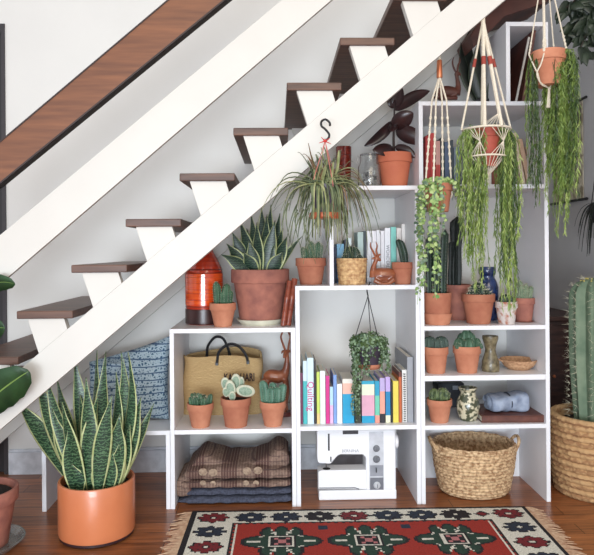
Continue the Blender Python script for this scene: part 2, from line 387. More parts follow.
# ================================================================ rug
def make_rug():
    gx0 = FL(193, 512).x; YB = FL(350, 510.5).y; W, Dp = 1.61, .98; c = .0085; nx, ny = int(W/c), int(Dp/c)
    e = thing('patterned_rug', 'red and cream knotted rug with green medallions and fringed ends on the floor', 'rug', (gx0, YB, 0), math.radians(-.7))
    K, CR, RED, NV, GR, PK, MR = range(7)
    cols = [(30, 24, 28), (232, 226, 210), (166, 44, 30), (34, 44, 62), (34, 62, 48), (196, 120, 120), (122, 26, 34)]
    ms = []
    for i, cc in enumerate(cols): ms.append(mat('rug_wool_%d' % i, cc, .95, tuple(v*.82 for v in cc), 160, bump=.8))
    def flower(du, dv, Ru, Rv, colr):
        u, v = du/Ru, dv/Rv; r = math.hypot(u, v); a = math.atan2(v, u); lim = .66+.34*abs(math.cos(4*a))**.6
        if r < .16: return CR
        if r < .24: return K
        if r < lim*.86: return colr if not (.5 < r < .6 and abs(math.sin(4*a)) < .35) else K
        if r < lim: return K
        return None
    fl = [(.11, MR), (.285, NV), (.45, NV), (.61, K), (.77, MR), (.93, NV), (1.09, NV), (1.25, K), (1.495, MR)]
    def colr(u, v):
        jit = (math.sin(u*740)+math.sin(v*690+u*90))*.0015; um = min(u, W-u); vm = min(v, Dp-v)
        if um < .024 or vm < .02: return K
        if vm < .145 and um > .19:
            for (fu, fc) in fl:
                r = flower(u-fu, (vm-.083), .078, .058, fc)
                if r is not None: return r
            if abs(u-1.375)/.04+abs(vm-.083)/.035 < 1: return MR if abs(u-1.375)/.025+abs(vm-.083)/.02 < 1 else K
            return CR
        if um < .205:
            k = round((v-.083)/.15); kk = k % 2
            r = flower(um-.11, v-.083-k*.15, .078, .06, MR if kk == 0 else NV)
            if r is not None: return r
            return CR
        if (um < .222 or vm < .162): return K if int((u+v)/.017) % 2 or um < .212 or vm < .153 else RED
        if um < .23 and um > .225: return CR
        for mc in (.43, .805, 1.18):
            for mv in (.34, .72):
                du, dv = abs(u-mc), abs(v-mv)
                if du < .045 and dv < .045: return PK if (int(du/.017)+int(dv/.017)) % 2 == 0 and max(du, dv) < .034 else K
                if du < .06 and dv < .058: return CR if max(du, dv*1.03) < .054 else K
                x_, y_ = du/.172, dv/.150; q = math.hypot(x_, y_); a = math.atan2(y_, x_); lob = .68+.36*abs(math.cos(2.5*a if a < 1.26 else PI-2.5*(PI/2-a)*2))**1.3
                if q < lob:
                    if q > lob-.10: return K
                    if (abs(math.sin(2.5*a)) < .13 and .42 < q < .85) or (abs(q-.60) < .035 and abs(math.sin(5*a)) < .6): return CR
                    return GR
        if (abs(u-.6175) < .02 or abs(u-.9925) < .02) and abs(v-.21) < .02: return NV
        return RED
    bm = B(); g = [[bm.verts.new((i*c, -j*c, .012+.0012*R.random())) for j in range(ny+1)] for i in range(nx+1)]
    for i in range(nx):
        for j in range(ny): face(bm, [g[i][j], g[i][j+1], g[i+1][j+1], g[i+1][j]], colr((i+.5)*c, (j+.5)*c))
    b0 = [g[0][j] for j in range(ny+1)]+[g[i][ny] for i in range(1, nx+1)]+[g[nx][j] for j in range(ny-1, -1, -1)]+[g[i][0] for i in range(nx-1, 0, -1)]
    lo = [bm.verts.new((v.co.x, v.co.y, .001)) for v in b0]
    for i in range(len(b0)): face(bm, [b0[i], b0[(i+1) % len(b0)], lo[(i+1) % len(b0)], lo[i]], K)
    obj('woven_field', bm, ms, e, False)
    for sx, d in ((0, -1), (nx*c, 1)):
        bm = B(); k = 0
        while k < 105:
            y = -Dp*k/105-.004; l = R.uniform(.05, .085); dy = R.uniform(-.018, .012)
            tube(bm, [(sx-d*.004, y, .008), (sx+d*l*.5, y+dy*.4, .009), (sx+d*l, y+dy, .0035)], [.0024, .0028, .0016], 5); k += 1
        tag(obj('fringe', bm, mat('fringe', (206, 176, 146), .9, (180, 140, 112), 50), e), kind='stuff')
make_rug()
# ================================================================ potted plants on the shelves
def base(name, label, cat, xp, z, Y, rz=0, group=None): return thing(name, label, cat, (PX(xp, Y, z), Y, z), rz, group)
def up(ypix, Y, z, x=300): return P(x, ypix, Y).z-z            # height above z reached at pixel row y
def spines_ball(bm, c, r, n, L, sc=(1, 1, 1), w=.0008):
    for i in range(n):
        d = Vector((R.gauss(0, 1), R.gauss(0, 1), R.gauss(0.4, 1))).normalized(); p = Vector(c)+Vector((d.x*sc[0], d.y*sc[1], d.z*sc[2]))*r
        spine(bm, p, d+Vector((R.uniform(-.4, .4), R.uniform(-.4, .4), R.uniform(-.2, .5))), L*R.uniform(.6, 1.2), w)
# ---- first small unit: top
Y = 3.36; s = S(Y)
e = base('potted_cactus', 'small pot with upright green cactus stems beside the banded red vase', 'potted cactus', 223, Z2, Y-.06)
pot(e, 13*s, 8.5*s, 23*s, TERRA3, rim=.3)
bm = B(); bs = B(); hz = 20*s
for (dx, h, r, b) in ((-5, 24, 3.4, (-.008, 0)), (3, 22, 3.8, (.006, 0)), (0, 14, 3.2, (0, -.01)), (6, 15, 2.8, (.01, 0))):
    c = Vector((dx*s, 0, hz)); cactus(bm, c, h*s, r*s, 6, .18, b); col_spines(bs, c, h*s, r*s, 6, .15, .007, .012, b, 2)
obj('cactus', bm, G['cact'], e); obj('spines', bs, SPINE, e)
# ceramic vase
Y = 3.44; s = S(Y)
e = base('banded_vase', 'tall glazed vase with orange red bands over a dark brown foot, under the stringer', 'vase', 204.5, Z2, Y)
zt = up(248, Y, Z2); k = zt/80
prof = [(0, 0), (17.5, 0), (18.3, 1), (18.3, 17), (18.5, 18), (18.6, 38), (18.4, 55), (17, 61), (13, 70), (10, 76), (7, 84), (6, 92), (7.5, 99), (6, 99), (5, 92), (5, 84)]
bm = lathe(B(), [(r*s, z*k) for r, z in prof], 48)
obj('body', bm, mat('vase_red', (188, 62, 32), .18, (150, 40, 28), 4, stretch=(1, 1, 60), coat=.6), e)
for z, m_, hh in ((0.5, mat('vase_foot', (66, 38, 36), .3, (48, 28, 28), 20), 16), (20, mat('vase_orange', (226, 92, 34), .18, (204, 62, 26), 40, stretch=(.4, .4, 4), coat=.6), 34)):
    bm = lathe(B(), [(18.2*s, z*k), (18.85*s, (z+.6)*k), (18.9*s, (z+hh-.6)*k), (18.2*s, (z+hh)*k)], 48); obj('glaze_band', bm, m_, e)
bm = B()
for z in (19, 26, 33, 37, 44, 50, 54.5, 58): lathe(bm, [(18*s, (z-.5)*k), (19.15*s, z*k), (18*s, (z+.5)*k)], 48)
obj('glaze_ring', bm, mat('vase_ring', (112, 34, 26), .3), e)
# big snake plant
Y = 3.40; s = S(Y)
e = base('potted_snake_plant', 'snake plant in a large weathered clay pot on a cream saucer', 'potted plant', 260.5, Z2, Y)
pot(e, 29*s, 20.5*s, up(271, Y, Z2), TERRA2, rim=.25, z0=.012)
saucer(e, 24*s, .028, mat('cream_glaze', (226, 222, 200), .3), 0)
bm = B(); z0 = up(276, Y, Z2)
tips = [(223, 254), (228, 243), (233, 232), (240, 219), (247, 228), (252, 213), (258, 222), (262, 207), (268, 214), (272, 204), (276, 220), (281, 213), (284, 228), (288, 236), (250, 240), (266, 236), (237, 250), (296, 243), (303, 236), (275, 245), (245, 252), (283, 252)]
for i, (x, y) in enumerate(tips):
    fx = 260.5+(x-260.5)*R.uniform(.15, .55); dy = R.uniform(-.05, .09) if y < 235 else R.uniform(-.08, -.01)
    sword(bm, ((fx-260.5)*s, dy*.5, z0-.01), ((x-260.5)*s, dy, up(y, Y+dy, Z2)), .075 if x < 290 else .034, bow=R.uniform(-.06, .06))
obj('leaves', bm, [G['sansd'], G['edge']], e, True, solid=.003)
# two slim reddish sticks leaning on the unit side
Y = 3.25; s = S(Y)
e = base('wooden_flute', 'pair of slim reddish bamboo flutes leaning beside the weathered pot', 'flute', 286, Z2, Y)
BAM = mat('reddish_bamboo', (150, 76, 52), .35, (112, 50, 38), 12, stretch=(1, 1, 5))
for (xa, ya, xb, yb, w_, dy) in ((283, 325, 290, 281, 2.6, 0), (288, 326, 295.3, 279, 3.1, .02)):
    p0 = Vector(((xa-286)*s, dy, .004)); p1 = Vector(((xb-286)*s, dy+.03, up(yb, Y, Z2, 290))); pts = [p0.lerp(p1, t) for t in (0, .02, .3, .32, .34, .62, .64, .66, .97, 1)]
    obj('bamboo_tube', tube(B(), pts, [w_*s*q for q in (.9, 1, 1, 1.15, 1, 1, 1.15, 1, 1, .85)], 14), BAM, e)
# ---- middle: tote, deer, three pots
Y = 3.56; s = S(Y)
e = base('straw_tote', 'natural straw tote bag with black handles and dark lettering, behind three small pots', 'bag', 223.5, Z2m, Y)
zt = up(353, Y, Z2m)
STRAW = wave_mat('woven_straw', (228, 198, 144), (190, 150, 100), 60, 'Z', 6, .85, (.3, .8), bump=1)
def sec(t, inn=0):
    hw = (40-1.5*t)*s-inn; hd = (.075+.02*t)-inn; z = zt*t*1.0; out = []
    for i in range(56):
        a = 2*PI*i/56; cx, sy = math.cos(a), math.sin(a)
        x = math.copysign(abs(cx)**.45, cx)*hw; y = math.copysign(abs(sy)**.6, sy)*hd
        out.append(Vector((x+.006*math.sin(z*30)*1, y+.004*math.sin(x*30+z*18), max(0, z+(t**3)*(.010*math.sin(x*14+.8)-(x/hw)*.012*(1 if sy < 0 else -.6)+(.014*sy if sy > 0 else 0))))))
    return out
bm = B(); rows = [[bm.verts.new(p) for p in sec(t)] for t in [i/14 for i in range(15)]]+[[bm.verts.new(p-Vector((0, 0, .004))) for p in sec(t, .008)] for t in (1, .7, .3)]
rows.append([bm.verts.new(Vector((p.x, p.y, .012))) for p in sec(.05, .008)])
for a_, b_ in zip(rows, rows[1:]):
    for i in range(56): face(bm, [a_[i], a_[(i+1) % 56], b_[(i+1) % 56], b_[i]])
face(bm, rows[-1]); face(bm, rows[0])
obj('woven_body', bm, STRAW, e)
for pts, dy in (([(206, 355), (207, 346), (213, 338), (218, 336.5), (223, 339), (227, 347), (229, 354)], .07), ([(219, 363), (221, 352), (228, 345.5), (234, 344), (241, 347), (247, 355), (249, 362)], -.098)):
    q = [((x-223.5)*s, dy, up(y, Y+dy, Z2m, 230)) for x, y in pts]
    o = obj('handle', tube(B(), q, 1.35*s, 8, sm=3), mat('black_leather', (30, 30, 34), .4), e)
    for p in (q[0], q[-1]): obj('handle_tab', bx(p[0]-.008, p[0]+.008, dy-.006, dy+.006, p[2]-.012, p[2]+.006), mat('black_leather', (30, 30, 34), .4), o, bevel=.002)
text('lettering', 'KALAHARI', .058, mat('dark_print', (52, 36, 38), .8), e, (17*s, -.098, up(377.5, Y-.09, Z2m, 238)), (PI/2, 0, 0), .0012, .60)
# deer figures (one continuous carved body)
WOODR = mat('carved_wood', (160, 94, 62), .3, (110, 60, 42), 9, stretch=(1, 1, 3), contrast=(.3, .75))
def carved(name, parts, e, m, vox=.0035):
    bm = B()
    for pts, rad, flat in parts: tube(bm, pts, rad, 12, sm=5, flat=flat)
    o = obj(name, bm, m, e); r = o.modifiers.new('r', 'REMESH'); r.mode = 'VOXEL'; r.voxel_size = vox; r.use_smooth_shade = True
    sm_ = o.modifiers.new('sm', 'SMOOTH'); sm_.factor = .5; sm_.iterations = 3; return o
Y = 3.46; s = S(Y)
e = base('deer_figurine', 'tall standing carved wooden deer with long horns beside the straw tote', 'figurine', 279, Z2m, Y)
q = lambda x, y, dy=0: ((x-279)*s, dy, up(y, Y, Z2m, 280))
carved('deer_body', [
    ([q(266, 379, .0), q(271, 376, 0), q(278, 376.5, 0), q(284, 375, 0)], [.026, .036, .036, .03], 1),
    ([q(283, 377, 0), q(286.5, 369, 0), q(287.5, 360, 0), q(287, 353, 0)], [.030, .02, .0125, .0125], 1),
    ([q(288.2, 352, 0.004), q(286, 352.5, -.012), q(284, 356.5, -.045)], [.014, .0135, .006], .9),
    ([q(285, 378, -.018), q(285.5, 392, -.02), q(284.6, 404, -.022), q(285, 414, -.022)], [.014, .0085, .0065, .008], 1),
    ([q(286, 378, .018), q(288, 392, .02), q(286.8, 404, .022), q(287.5, 414, .022)], [.014, .0085, .0065, .008], 1),
    ([q(267, 380, -.016), q(265, 391, -.018), q(267, 402, -.02), q(266, 414, -.02)], [.018, .01, .0065, .008], 1),
    ([q(267, 380, .016), q(266, 391, .018), q(268.5, 402, .02), q(268, 414, .02)], [.018, .01, .0065, .008], 1),
    ([q(265, 378), q(261.8, 381)], [.008, .005], 1)], e, WOODR)
for x_ in (((286, 351), (283.5, 344), (281.5, 337), (283, 332), (282, 328)), ((288.5, 351), (289.5, 344), (291, 337), (289, 332), (290, 328))):
    obj('horn', tube(B(), [q(a_, b_) for a_, b_ in x_], [.0065, .0055, .005, .004, .0015], 8, sm=3), WOODR, e)
bm = B()
for sx in (-1, 1): leaf(bm, bez(Vector(q(287+sx, 352)), Vector(q(287+sx*4, 350, .005)), Vector(q(287+sx*5.2, 354, .01)), 4), [.003, .006, .007, .005, .001], (0, .3, 1), .2)
obj('ears', bm, WOODR, e, solid=.003)
bm = lathe(B(), [(0, 0), (14.5*s, 0), (14.8*s, .004), (14*s, .022), (0, .024)], 30); [setattr(v.co, 'y', v.co.y*.6) for v in bm.verts]
obj('plinth', bm, mat('plinth_wood', (92, 44, 40), .4), e)
# three pots
Y = 3.27; s = S(Y)
e = base('potted_cactus', 'small pot of low clustered cactus heads, left one before the straw tote', 'potted cactus', 200.5, Z2m, Y)
pot(e, 13.3*s, 9*s, 23.5*s, TERRA3, rim=.28)
bm = B(); bs = B()
for i in range(15):
    a = i*2.4; rr = 2.6*math.sqrt(i)*s; c = Vector((rr*math.cos(a), rr*math.sin(a)*.9, 21.5*s+R.uniform(0, .012)-(rr/s/13)**2*.01)); cactus(bm, c, R.uniform(7.5, 10.5)*s, 2.6*s, 8, .12, (c.x*.2, c.y*.2), top=.6); spines_ball(bs, c+Vector((0, 0, 6*s)), 2.9*s, 26, .006)
obj('cactus', bm, G['cact'], e); obj('spines', bs, SPINE, e)
e = base('potted_cactus', 'pot with flat oval white rimmed cactus pads, middle one before the tote', 'potted cactus', 236, Z2m, Y)
pot(e, 15.2*s, 11*s, 28.5*s, TERRA, rim=.26)
bm = B()
for (x, y, w_, h_, t_, dy) in ((226, 384, 4.6, 7, .25, .01), (231, 389, 5.3, 9, .12, -.02), (236, 382, 5.2, 8.5, 0, .015), (241, 383.5, 3.6, 7, -.1, .02), (246, 391, 9.5, 6, -.15, -.025), (226.5, 392, 3.2, 5, .2, -.02), (233, 396, 3.4, 5, 0, -.03)):
    rot = Matrix.Rotation(-t_, 3, 'Y'); c = Vector(((x-236)*s, dy, up(y, Y+dy, Z2m, 236)))
    mx = Matrix.Translation(c) @ rot.to_4x4(); n1, n2 = 22, 12
    rings = [[None]*n1 for _ in range(n2+1)]
    for j in range(n2+1):
        ph = PI*j/n2-PI/2                      # from back (y+) to front, rim in the middle
        for i in range(n1):
            a = 2*PI*i/n1; rings[j][i] = bm.verts.new(mx @ Vector((math.cos(a)*w_*s*math.cos(ph)*.999, math.sin(ph)*2.2*s, math.sin(a)*h_*s*math.cos(ph)*.999)))
    for j in range(n2):
        mi = 1 if 3 <= j <= 8 else 0
        for i in range(n1): face(bm, [rings[j][i], rings[j][(i+1) % n1], rings[j+1][(i+1) % n1], rings[j+1][i]], mi)
bmesh.ops.remove_doubles(bm, verts=bm.verts, dist=.0004)
obj('cactus_pads', bm, [mat('pad_green', (104, 128, 108), .6, (140, 158, 136), 160, contrast=(.45, .7)), mat('pad_rim', (206, 206, 182), .7)], e)
e = base('potted_cactus', 'pot of stubby blue green finger cacti in front of the standing deer', 'potted cactus', 273, Z2m, Y)
pot(e, 13.2*s, 8.8*s, 24.5*s, TERRA3, rim=.28)
bm = B(); bs = B()
for (x, h, r, b, dy) in ((265, 24, 4, -2, 0), (271, 18, 3.8, 0, -.02), (277, 17.5, 4.2, 1, -.01), (281, 20, 4, 2.5, .01), (273, 21, 3.8, 0, .02)):
    c = Vector(((x-273)*s, dy, 21*s)); cactus(bm, c, h*s, r*s, 7, .14, (b*s, 0), top=.25); col_spines(bs, c, h*s, r*s, 7, .13, .005, .012, (b*s, 0), 2)
obj('cactus', bm, G['cactb'], e); obj('spines', bs, SPINE, e)
# ---- top of the middle unit
Y = 3.36; s = S(Y)
e = base('potted_cactus', 'clay pot of fuzzy pale cactus standing under the spidery hanging plant', 'potted cactus', 311, Z3, Y)
pot(e, 15.3*s, 11*s, up(258, Y, Z3), TERRA, rim=.3)
bm = B(); bs = B()
for i in range(9):
    a = i*2.4; rr = 3.1*math.sqrt(i)*s; c = Vector((rr*math.cos(a), rr*math.sin(a)*.8, up(261, Y, Z3))); h = R.uniform(12, 20)*s; cactus(bm, c, h, 3*s, 9, .1, (c.x*.3, 0), top=.35); col_spines(bs, c, h, 3*s, 9, .1, .009, .007, (c.x*.3, 0), 3)
obj('cactus', bm, G['cact'], e); obj('spines', bs, SPINE, e)
def weave_bowl(bm, prof, rows, n, amp, mi=0, sub=3, across=4, zscale=1):
    """basket wall along prof=[(r,z)], woven relief of `rows` x n cells"""
    L = [0]
    for a_, b_ in zip(prof, prof[1:]): L.append(L[-1]+math.hypot(b_[0]-a_[0], b_[1]-a_[1]))
    def at(t):
        d = t*L[-1]
        for i in range(len(L)-1):
            if d <= L[i+1]+1e-9: k_ = (d-L[i])/(L[i+1]-L[i]); return prof[i][0]*(1-k_)+prof[i+1][0]*k_, prof[i][1]*(1-k_)+prof[i+1][1]*k_
        return prof[-1]
    rings = []; seg = n*across
    for j in range(rows*sub+1):
        r, z = at(j/(rows*sub)); row = j//sub; fr = (j % sub)/sub
        ring = []
        for i in range(seg):
            a = 2*PI*i/seg; d = amp*math.sin(PI*fr)*(.35+.65*abs(math.sin(a*n/2+(row % 2)*PI/2))); ring.append(bm.verts.new(((r+d)*math.cos(a), (r+d)*math.sin(a), z)))
        rings.append(ring)
    for a_, b_ in zip(rings, rings[1:]):
        for i in range(seg): face(bm, [a_[i], a_[(i+1) % seg], b_[(i+1) % seg], b_[i]], mi)
    return rings
SEA = mat('seagrass', (220, 190, 150), .85, (150, 112, 78), 60, contrast=(.35, .62), bump=.5)
Y = 3.33; s = S(Y)
e = base('potted_cactus', 'round green cactus in a woven cane basket pot below the hanging plant', 'potted cactus', 352, Z3, Y)
h = up(258.5, Y, Z3); bm = B(); rg = weave_bowl(bm, [(13.2*s, 0), (14*s, h*.4), (15.2*s, h)], 9, 18, .004)
r2 = weave_bowl(bm, [(14.6*s, h), (13.6*s, h*.75)], 1, 18, 0, 0, 1)
for i in range(72): face(bm, [rg[-1][i], rg[-1][(i+1) % 72], r2[0][(i+1) % 72], r2[0][i]])
face(bm, rg[0]); obj('basket_pot', bm, mat('pale_cane', (226, 190, 138), .7, (160, 112, 72), 55, contrast=(.3, .7)), e)
obj('soil', lathe(B(), [(0, h*.84), (14*s, h*.84)], 24), SOIL, e)
bm = B(); bs = B()
for (dx, r, zc, yy) in ((0, 8.3, 8, 0), (-6.2, 4.2, 4, -.02), (5.8, 4.5, 4, -.025)):
    c = Vector((dx*s, yy, h*.85)); cactus(bm, c, (zc*2)*s, r*s, 12, .1, top=.62, n=14); col_spines(bs, c, zc*2*s, r*s, 12, .1, .008, .009, per=2, top=.62)
obj('cactus', bm, G['cactd'], e); obj('spines', bs, SPINE, e)
Y = 3.3; s = S(Y)
e = base('deer_figurine', 'reclining copper coloured wooden deer between basket pot and finger cactus', 'figurine', 384, Z3, Y)
q = lambda x, y, dy=0: ((x-384)*s, dy, up(y, Y, Z3, 384))
WOODC = mat('polished_copper_wood', (168, 100, 66), .25, (112, 58, 42), 7, stretch=(1, 1, 5), contrast=(.3, .7), coat=.4)
carved('deer_body', [
    ([q(374.5, 276.5), q(380, 275.5), q(388, 275.5), q(394, 277)], [.034, .042, .041, .035], .9),
    ([q(374, 277), q(373, 270), q(375, 263), q(377, 258.5)], [.026, .015, .011, .011], 1),
    ([q(374.8, 258), q(378, 258.5), q(381, 261)], [.0105, .0115, .0055], .9),
    ([q(373, 280, -.03), q(380, 283, -.035), q(389, 283, -.03)], [.012, .009, .008], 1),
    ([q(393, 279, -.03), q(387, 283, -.04), q(380, 283.5, -.045)], [.016, .009, .007], 1)], e, WOODC)
for x_ in (((376, 257), (373, 251), (370.6, 246), (371, 242)), ((378, 256.5), (376.5, 251), (377.5, 246), (376, 241.5))):
    obj('horn', tube(B(), [q(a_, b_) for a_, b_ in x_], [.006, .0052, .004, .0015], 8, sm=3), WOODC, e)
bm = B()
for x_ in ((375.5, 258, 371.5, 259), (378.5, 257, 381, 254.6)): leaf(bm, bez(Vector(q(x_[0], x_[1])), Vector(q((x_[0]+x_[2])/2, x_[3]-1, .0)), Vector(q(x_[2], x_[3])), 4), [.003, .006, .006, .004, .001], (0, .4, 1), .2)
obj('ears', bm, WOODC, e, solid=.003)
e = base('potted_cactus', 'small pot with one tall leaning finger cactus beside the reclining deer', 'potted cactus', 402.5, Z3, Y)
pot(e, 10.8*s, 8*s, up(263, Y, Z3), TERRA, rim=.28)
bm = B(); bs = B(); c = Vector((2.2*s, 0, up(266, Y, Z3))); cactus(bm, c, 26.5*s, 4.2*s, 10, .08, (-6*s, 0), top=.2); col_spines(bs, c, 26.5*s, 4.2*s, 10, .08, .004, .012, (-6*s, 0), 1)
obj('cactus', bm, G['cactd'], e); obj('spines', bs, SPINE, e)
# ---- box shelf top: glass, jar, rubber plant
Y = 3.34; s = S(Y)
GLASS = mat('clear_glass', (236, 238, 238), .08, (236, 238, 238), 5, trans=.93)
e = base('glass_jar', 'clear glass jar with a wire bail and black and white contents', 'jar', 369.5, Z4, Y)
h = up(156.5, Y, Z4)
obj('glass_body', lathe(B(), [(0, .003), (10.8*s, .003), (11.4*s, .01), (11.4*s, h*.66), (9.6*s, h*.78), (9.3*s, h), (8.7*s, h), (8.9*s, h*.78), (10.7*s, h*.65), (10.7*s, .012), (0, .010)], 36), GLASS, e)
bm = B()
for i in range(26):
    a = R.uniform(0, 6.3); rr = R.uniform(0, 7.5)*s; box(bm, -.009, .009, -.006, .006, -.009, .009, R.randrange(2), Matrix.Translation((rr*math.cos(a), rr*math.sin(a), R.uniform(.02, h*.52))) @ Matrix.Rotation(R.uniform(0, 3), 4, 'Y') @ Matrix.Rotation(R.uniform(0, 3), 4, 'Z'))
tag(obj('contents', bm, [BLACK, mat('white_bits', (236, 236, 234), .6)], e, bevel=.002), kind='stuff')
obj('glass_lid', lathe(B(), [(0, h+.012), (8*s, h+.012), (9.4*s, h+.008), (9.4*s, h+.002), (8*s, h+.001), (0, h+.002)], 30), GLASS, e)
obj('wire_bail', tube(B(), [(-9.8*s, 0, h*.74), (-12.6*s, 0, h*.86), (-11.5*s, 0, h*1.02), (-9.5*s, -.003, h*.9), (-10.5*s, 0, h*.74)], .0013, 6, sm=3), mat('steel_wire', (170, 168, 164), .3, metal=1), e)
e = base('glass_tumbler', 'dark red patterned glass tumbler left of the clear jar', 'glass', 344, Z4, 3.5)
s5 = S(3.5)
h = up(147, 3.5, Z4)
bm = lathe(B(), [(0, 0), (6.5*s5, 0), (7.4*s5, h*.5), (7.8*s5, h), (7.2*s5, h), (6.8*s5, h*.5), (5.9*s5, .01), (0, .01)], 12)
obj('glass_body', bm, mat('red_glass', (168, 62, 44), .15, (110, 30, 26), 60, trans=.35), e)
bm = B()
for z in (h*.15, h*.45, h*.8): lathe(bm, [(7.0*s5, z-.003), (8.0*s5, z), (7.0*s5, z+.003)], 24)
obj('raised_band', bm, mat('red_glass_dark', (96, 34, 30), .3), e)
e = base('potted_rubber_plant', 'rubber plant with dark burgundy leaves in a terracotta pot under the stringer', 'potted plant', 394.5, Z4, Y)
pot(e, 17.6*s, 12.5*s, up(154, Y, Z4), mat('bright_terracotta', (196, 112, 80), .75, (184, 100, 72), 8), rim=.27)
q = lambda x, y, dy=0: Vector(((x-394.5)*s, dy, up(y, Y+dy, Z4, 394)))
obj('stem', tube(B(), [q(394.5, 157), q(394.2, 140, .01), q(394.8, 122), q(395, 106)], [.008, .0065, .0055, .004], 8, sm=3), mat('dark_stem', (50, 34, 30), .6), e)
def oval(bm, a, b, c, W, side, mi=0, n=9, fold=.12):
    pts = bez(a, b, c, n); leaf(bm, pts, [W*.68*max(.05, math.sin(PI*min(1, max(0, .03+.97*t))**.85)) for t in [i/n for i in range(n+1)]], side, fold, mi)
bm = B()
def rubber(a_, b_, W, dy, bow=0, yt=-.35):
    A, Z = q(*a_, dy*.3), q(*b_, dy*1.5); d = (Z-A); side = Vector((-d.z, 0, d.x)).normalized(); M = (A+Z)/2+side*bow*d.length+Vector((0, dy*.3, 0)); pts = bez(A, M, Z, 14)
    ws = [W*s*.5*max(.06, math.sin(PI*min(1, .04+.96*(i/14)**.9))**.62) for i in range(15)]; ws[-1] = W*s*.03; ws[0] = W*s*.07; leaf(bm, pts, ws, side+Vector((0, yt, 0)), .10)
for a_ in (((395, 108), (401.5, 85), 14, 0, 0), ((395, 108), (388, 97), 10, -.01, 0), ((396, 110), (433, 91), 13, .03, .12), ((393, 121), (363.5, 146), 11, -.02, .16), ((393, 127), (411, 113), 18, -.05, .05), ((396, 130), (422, 143), 17, -.04, .05), ((393, 148), (370.5, 150), 14, -.05, .1), ((395, 147), (414, 158), 9.5, -.03, .18), ((394, 124), (389, 132), 9, -.05, 0)): rubber(*a_)
obj('leaves', bm, G['ficus'], e, solid=.0025)
# ================================================================ books
def book(label, xa, xb, ytop, z, Y, bands, depth=.17, lean=0, group=None, back=None, txt=None, ref=None, name='book', yb=None):
    """bands: (fraction from top, colour) down the spine"""
    xm = (xa+xb)/2; e = thing(name, label, 'book', (PX(xm, Y, z+.1), Y, z+.0005), 0, group)
    w = (xb-xa)*S(Y)-.0006; h = P(xm, ytop, Y).z-z
    if lean: e.rotation_euler = (0, lean, 0)
    c0 = bands[0][1]; bm = B(); t = min(.0022, w*.2)
    fr = [b[0] for b in bands]+[1]; cs = [mat('book_%02x%02x%02x' % b[1], b[1], .55, tuple(v*.96 for v in b[1]), 30) for b in bands]
    for i, b in enumerate(bands):                     # cover wraps spine and both boards
        z1, z0 = h*(1-fr[i]), h*(1-fr[i+1])
        box(bm, -w/2, w/2, 0, t, z0, z1, i); box(bm, -w/2, -w/2+t, t, depth, z0, z1, i); box(bm, w/2-t, w/2, t, depth, z0, z1, i)
    obj('cover', bm, cs, e, False)
    if w > .006: obj('pages', bx(-w/2+t, w/2-t, t, depth-.004, .003, h-.003), mat('paper', (232, 226, 212), .9, (214, 206, 190), 60, stretch=(60, 1, 1)), e, False)
    if txt:
        s_, sz, c_, fz, sx = txt; text('spine_title', s_, sz, mat('ink_%02x%02x%02x' % c_, c_, .6), e, (0, -.0006, h*fz), (PI/2, PI/2, 0), .0003, sx)
    return e
Y = 3.25
bk = [
    (300.4, 302.8, 373, [(0, (120, 58, 92))], 'slim maroon book at the left end of the colourful row', None),
    (303.2, 307.2, 361, [(0, (206, 226, 232)), (.32, (64, 176, 178))], 'pale book with a teal lower spine, second in the colourful row', None),
    (307.4, 313.8, 358, [(0, (206, 228, 238))], 'tall pale blue quilting book with pink title', ('Quilting', .046, (206, 52, 128), .42, 1.0)),
    (314.2, 316.2, 361, [(0, (44, 40, 42))], 'thin black book beside the pale blue quilting book', None),
    (316.8, 319.9, 372, [(0, (196, 214, 96)), (.8, (226, 196, 130))], 'slim lime green book in the colourful row', None),
    (320.2, 325.4, 371, [(0, (226, 240, 234))], 'white mint tinted book right of the lime one', None),
    (325.8, 329.6, 376, [(0, (206, 40, 132))], 'magenta book with white spots in the colourful row', None),
    (329.9, 333.2, 387, [(0, (178, 214, 232)), (.5, (222, 178, 214))], 'short pale blue and pink book beside the magenta one', None),
    (333.5, 336.8, 375, [(0, (122, 156, 212))], 'periwinkle blue book in the colourful row', None),
    (337.1, 342.2, 384, [(0, (236, 238, 240))], 'short plain white book left of the thick blue one', None),
    (342.6, 354.2, 379, [(0, (232, 226, 214)), (.1, (236, 184, 166)), (.34, (20, 156, 200))], 'thick book with bright blue lower spine and peach top', None),
    (355, 361, 378, [(0, (44, 46, 36))], 'dark olive book behind trailing vines, between two thick books', None),
    (361.8, 374.6, 381, [(0, (44, 164, 196)), (.08, (226, 232, 206)), (.34, (220, 166, 186)), (.83, (24, 152, 192))], 'thick book with a pink spine and blue foot', None),
    (375, 379.6, 381, [(0, (36, 154, 188)), (.35, (110, 196, 168)), (.82, (228, 150, 134))], 'turquoise and green book with a coral foot', None),
    (379.9, 385, 378, [(0, (186, 170, 214)), (.3, (236, 160, 140)), (.8, (34, 32, 38))], 'lavender and peach book with a black foot', None),
    (385.6, 390.4, 377, [(0, (190, 166, 220)), (.32, (28, 130, 178)), (.84, (232, 228, 196))], 'lavender and blue book with a cream foot', None),
    (390.9, 392.6, 382, [(0, (34, 32, 34))], 'thin black book left of the yellow one', None),
    (393, 398.6, 381, [(0, (226, 206, 84))], 'bright yellow book in the colourful row', None),
    (399, 401.8, 372, [(0, (96, 48, 40)), (.1, (188, 96, 50))], 'narrow brown book between the yellow one and the spiral notebook', None),
    (407.4, 413.2, 357, [(0, (150, 152, 158))], 'tall grey binder at the right end of the colourful row', None)]
for xa, xb, yt, bands, lab, txt in bk:
    e = book(lab, xa, xb, yt, Z3m, Y, bands, .34 if 'binder' in lab else .2, txt=txt, group='colourful books above the sewing machine')
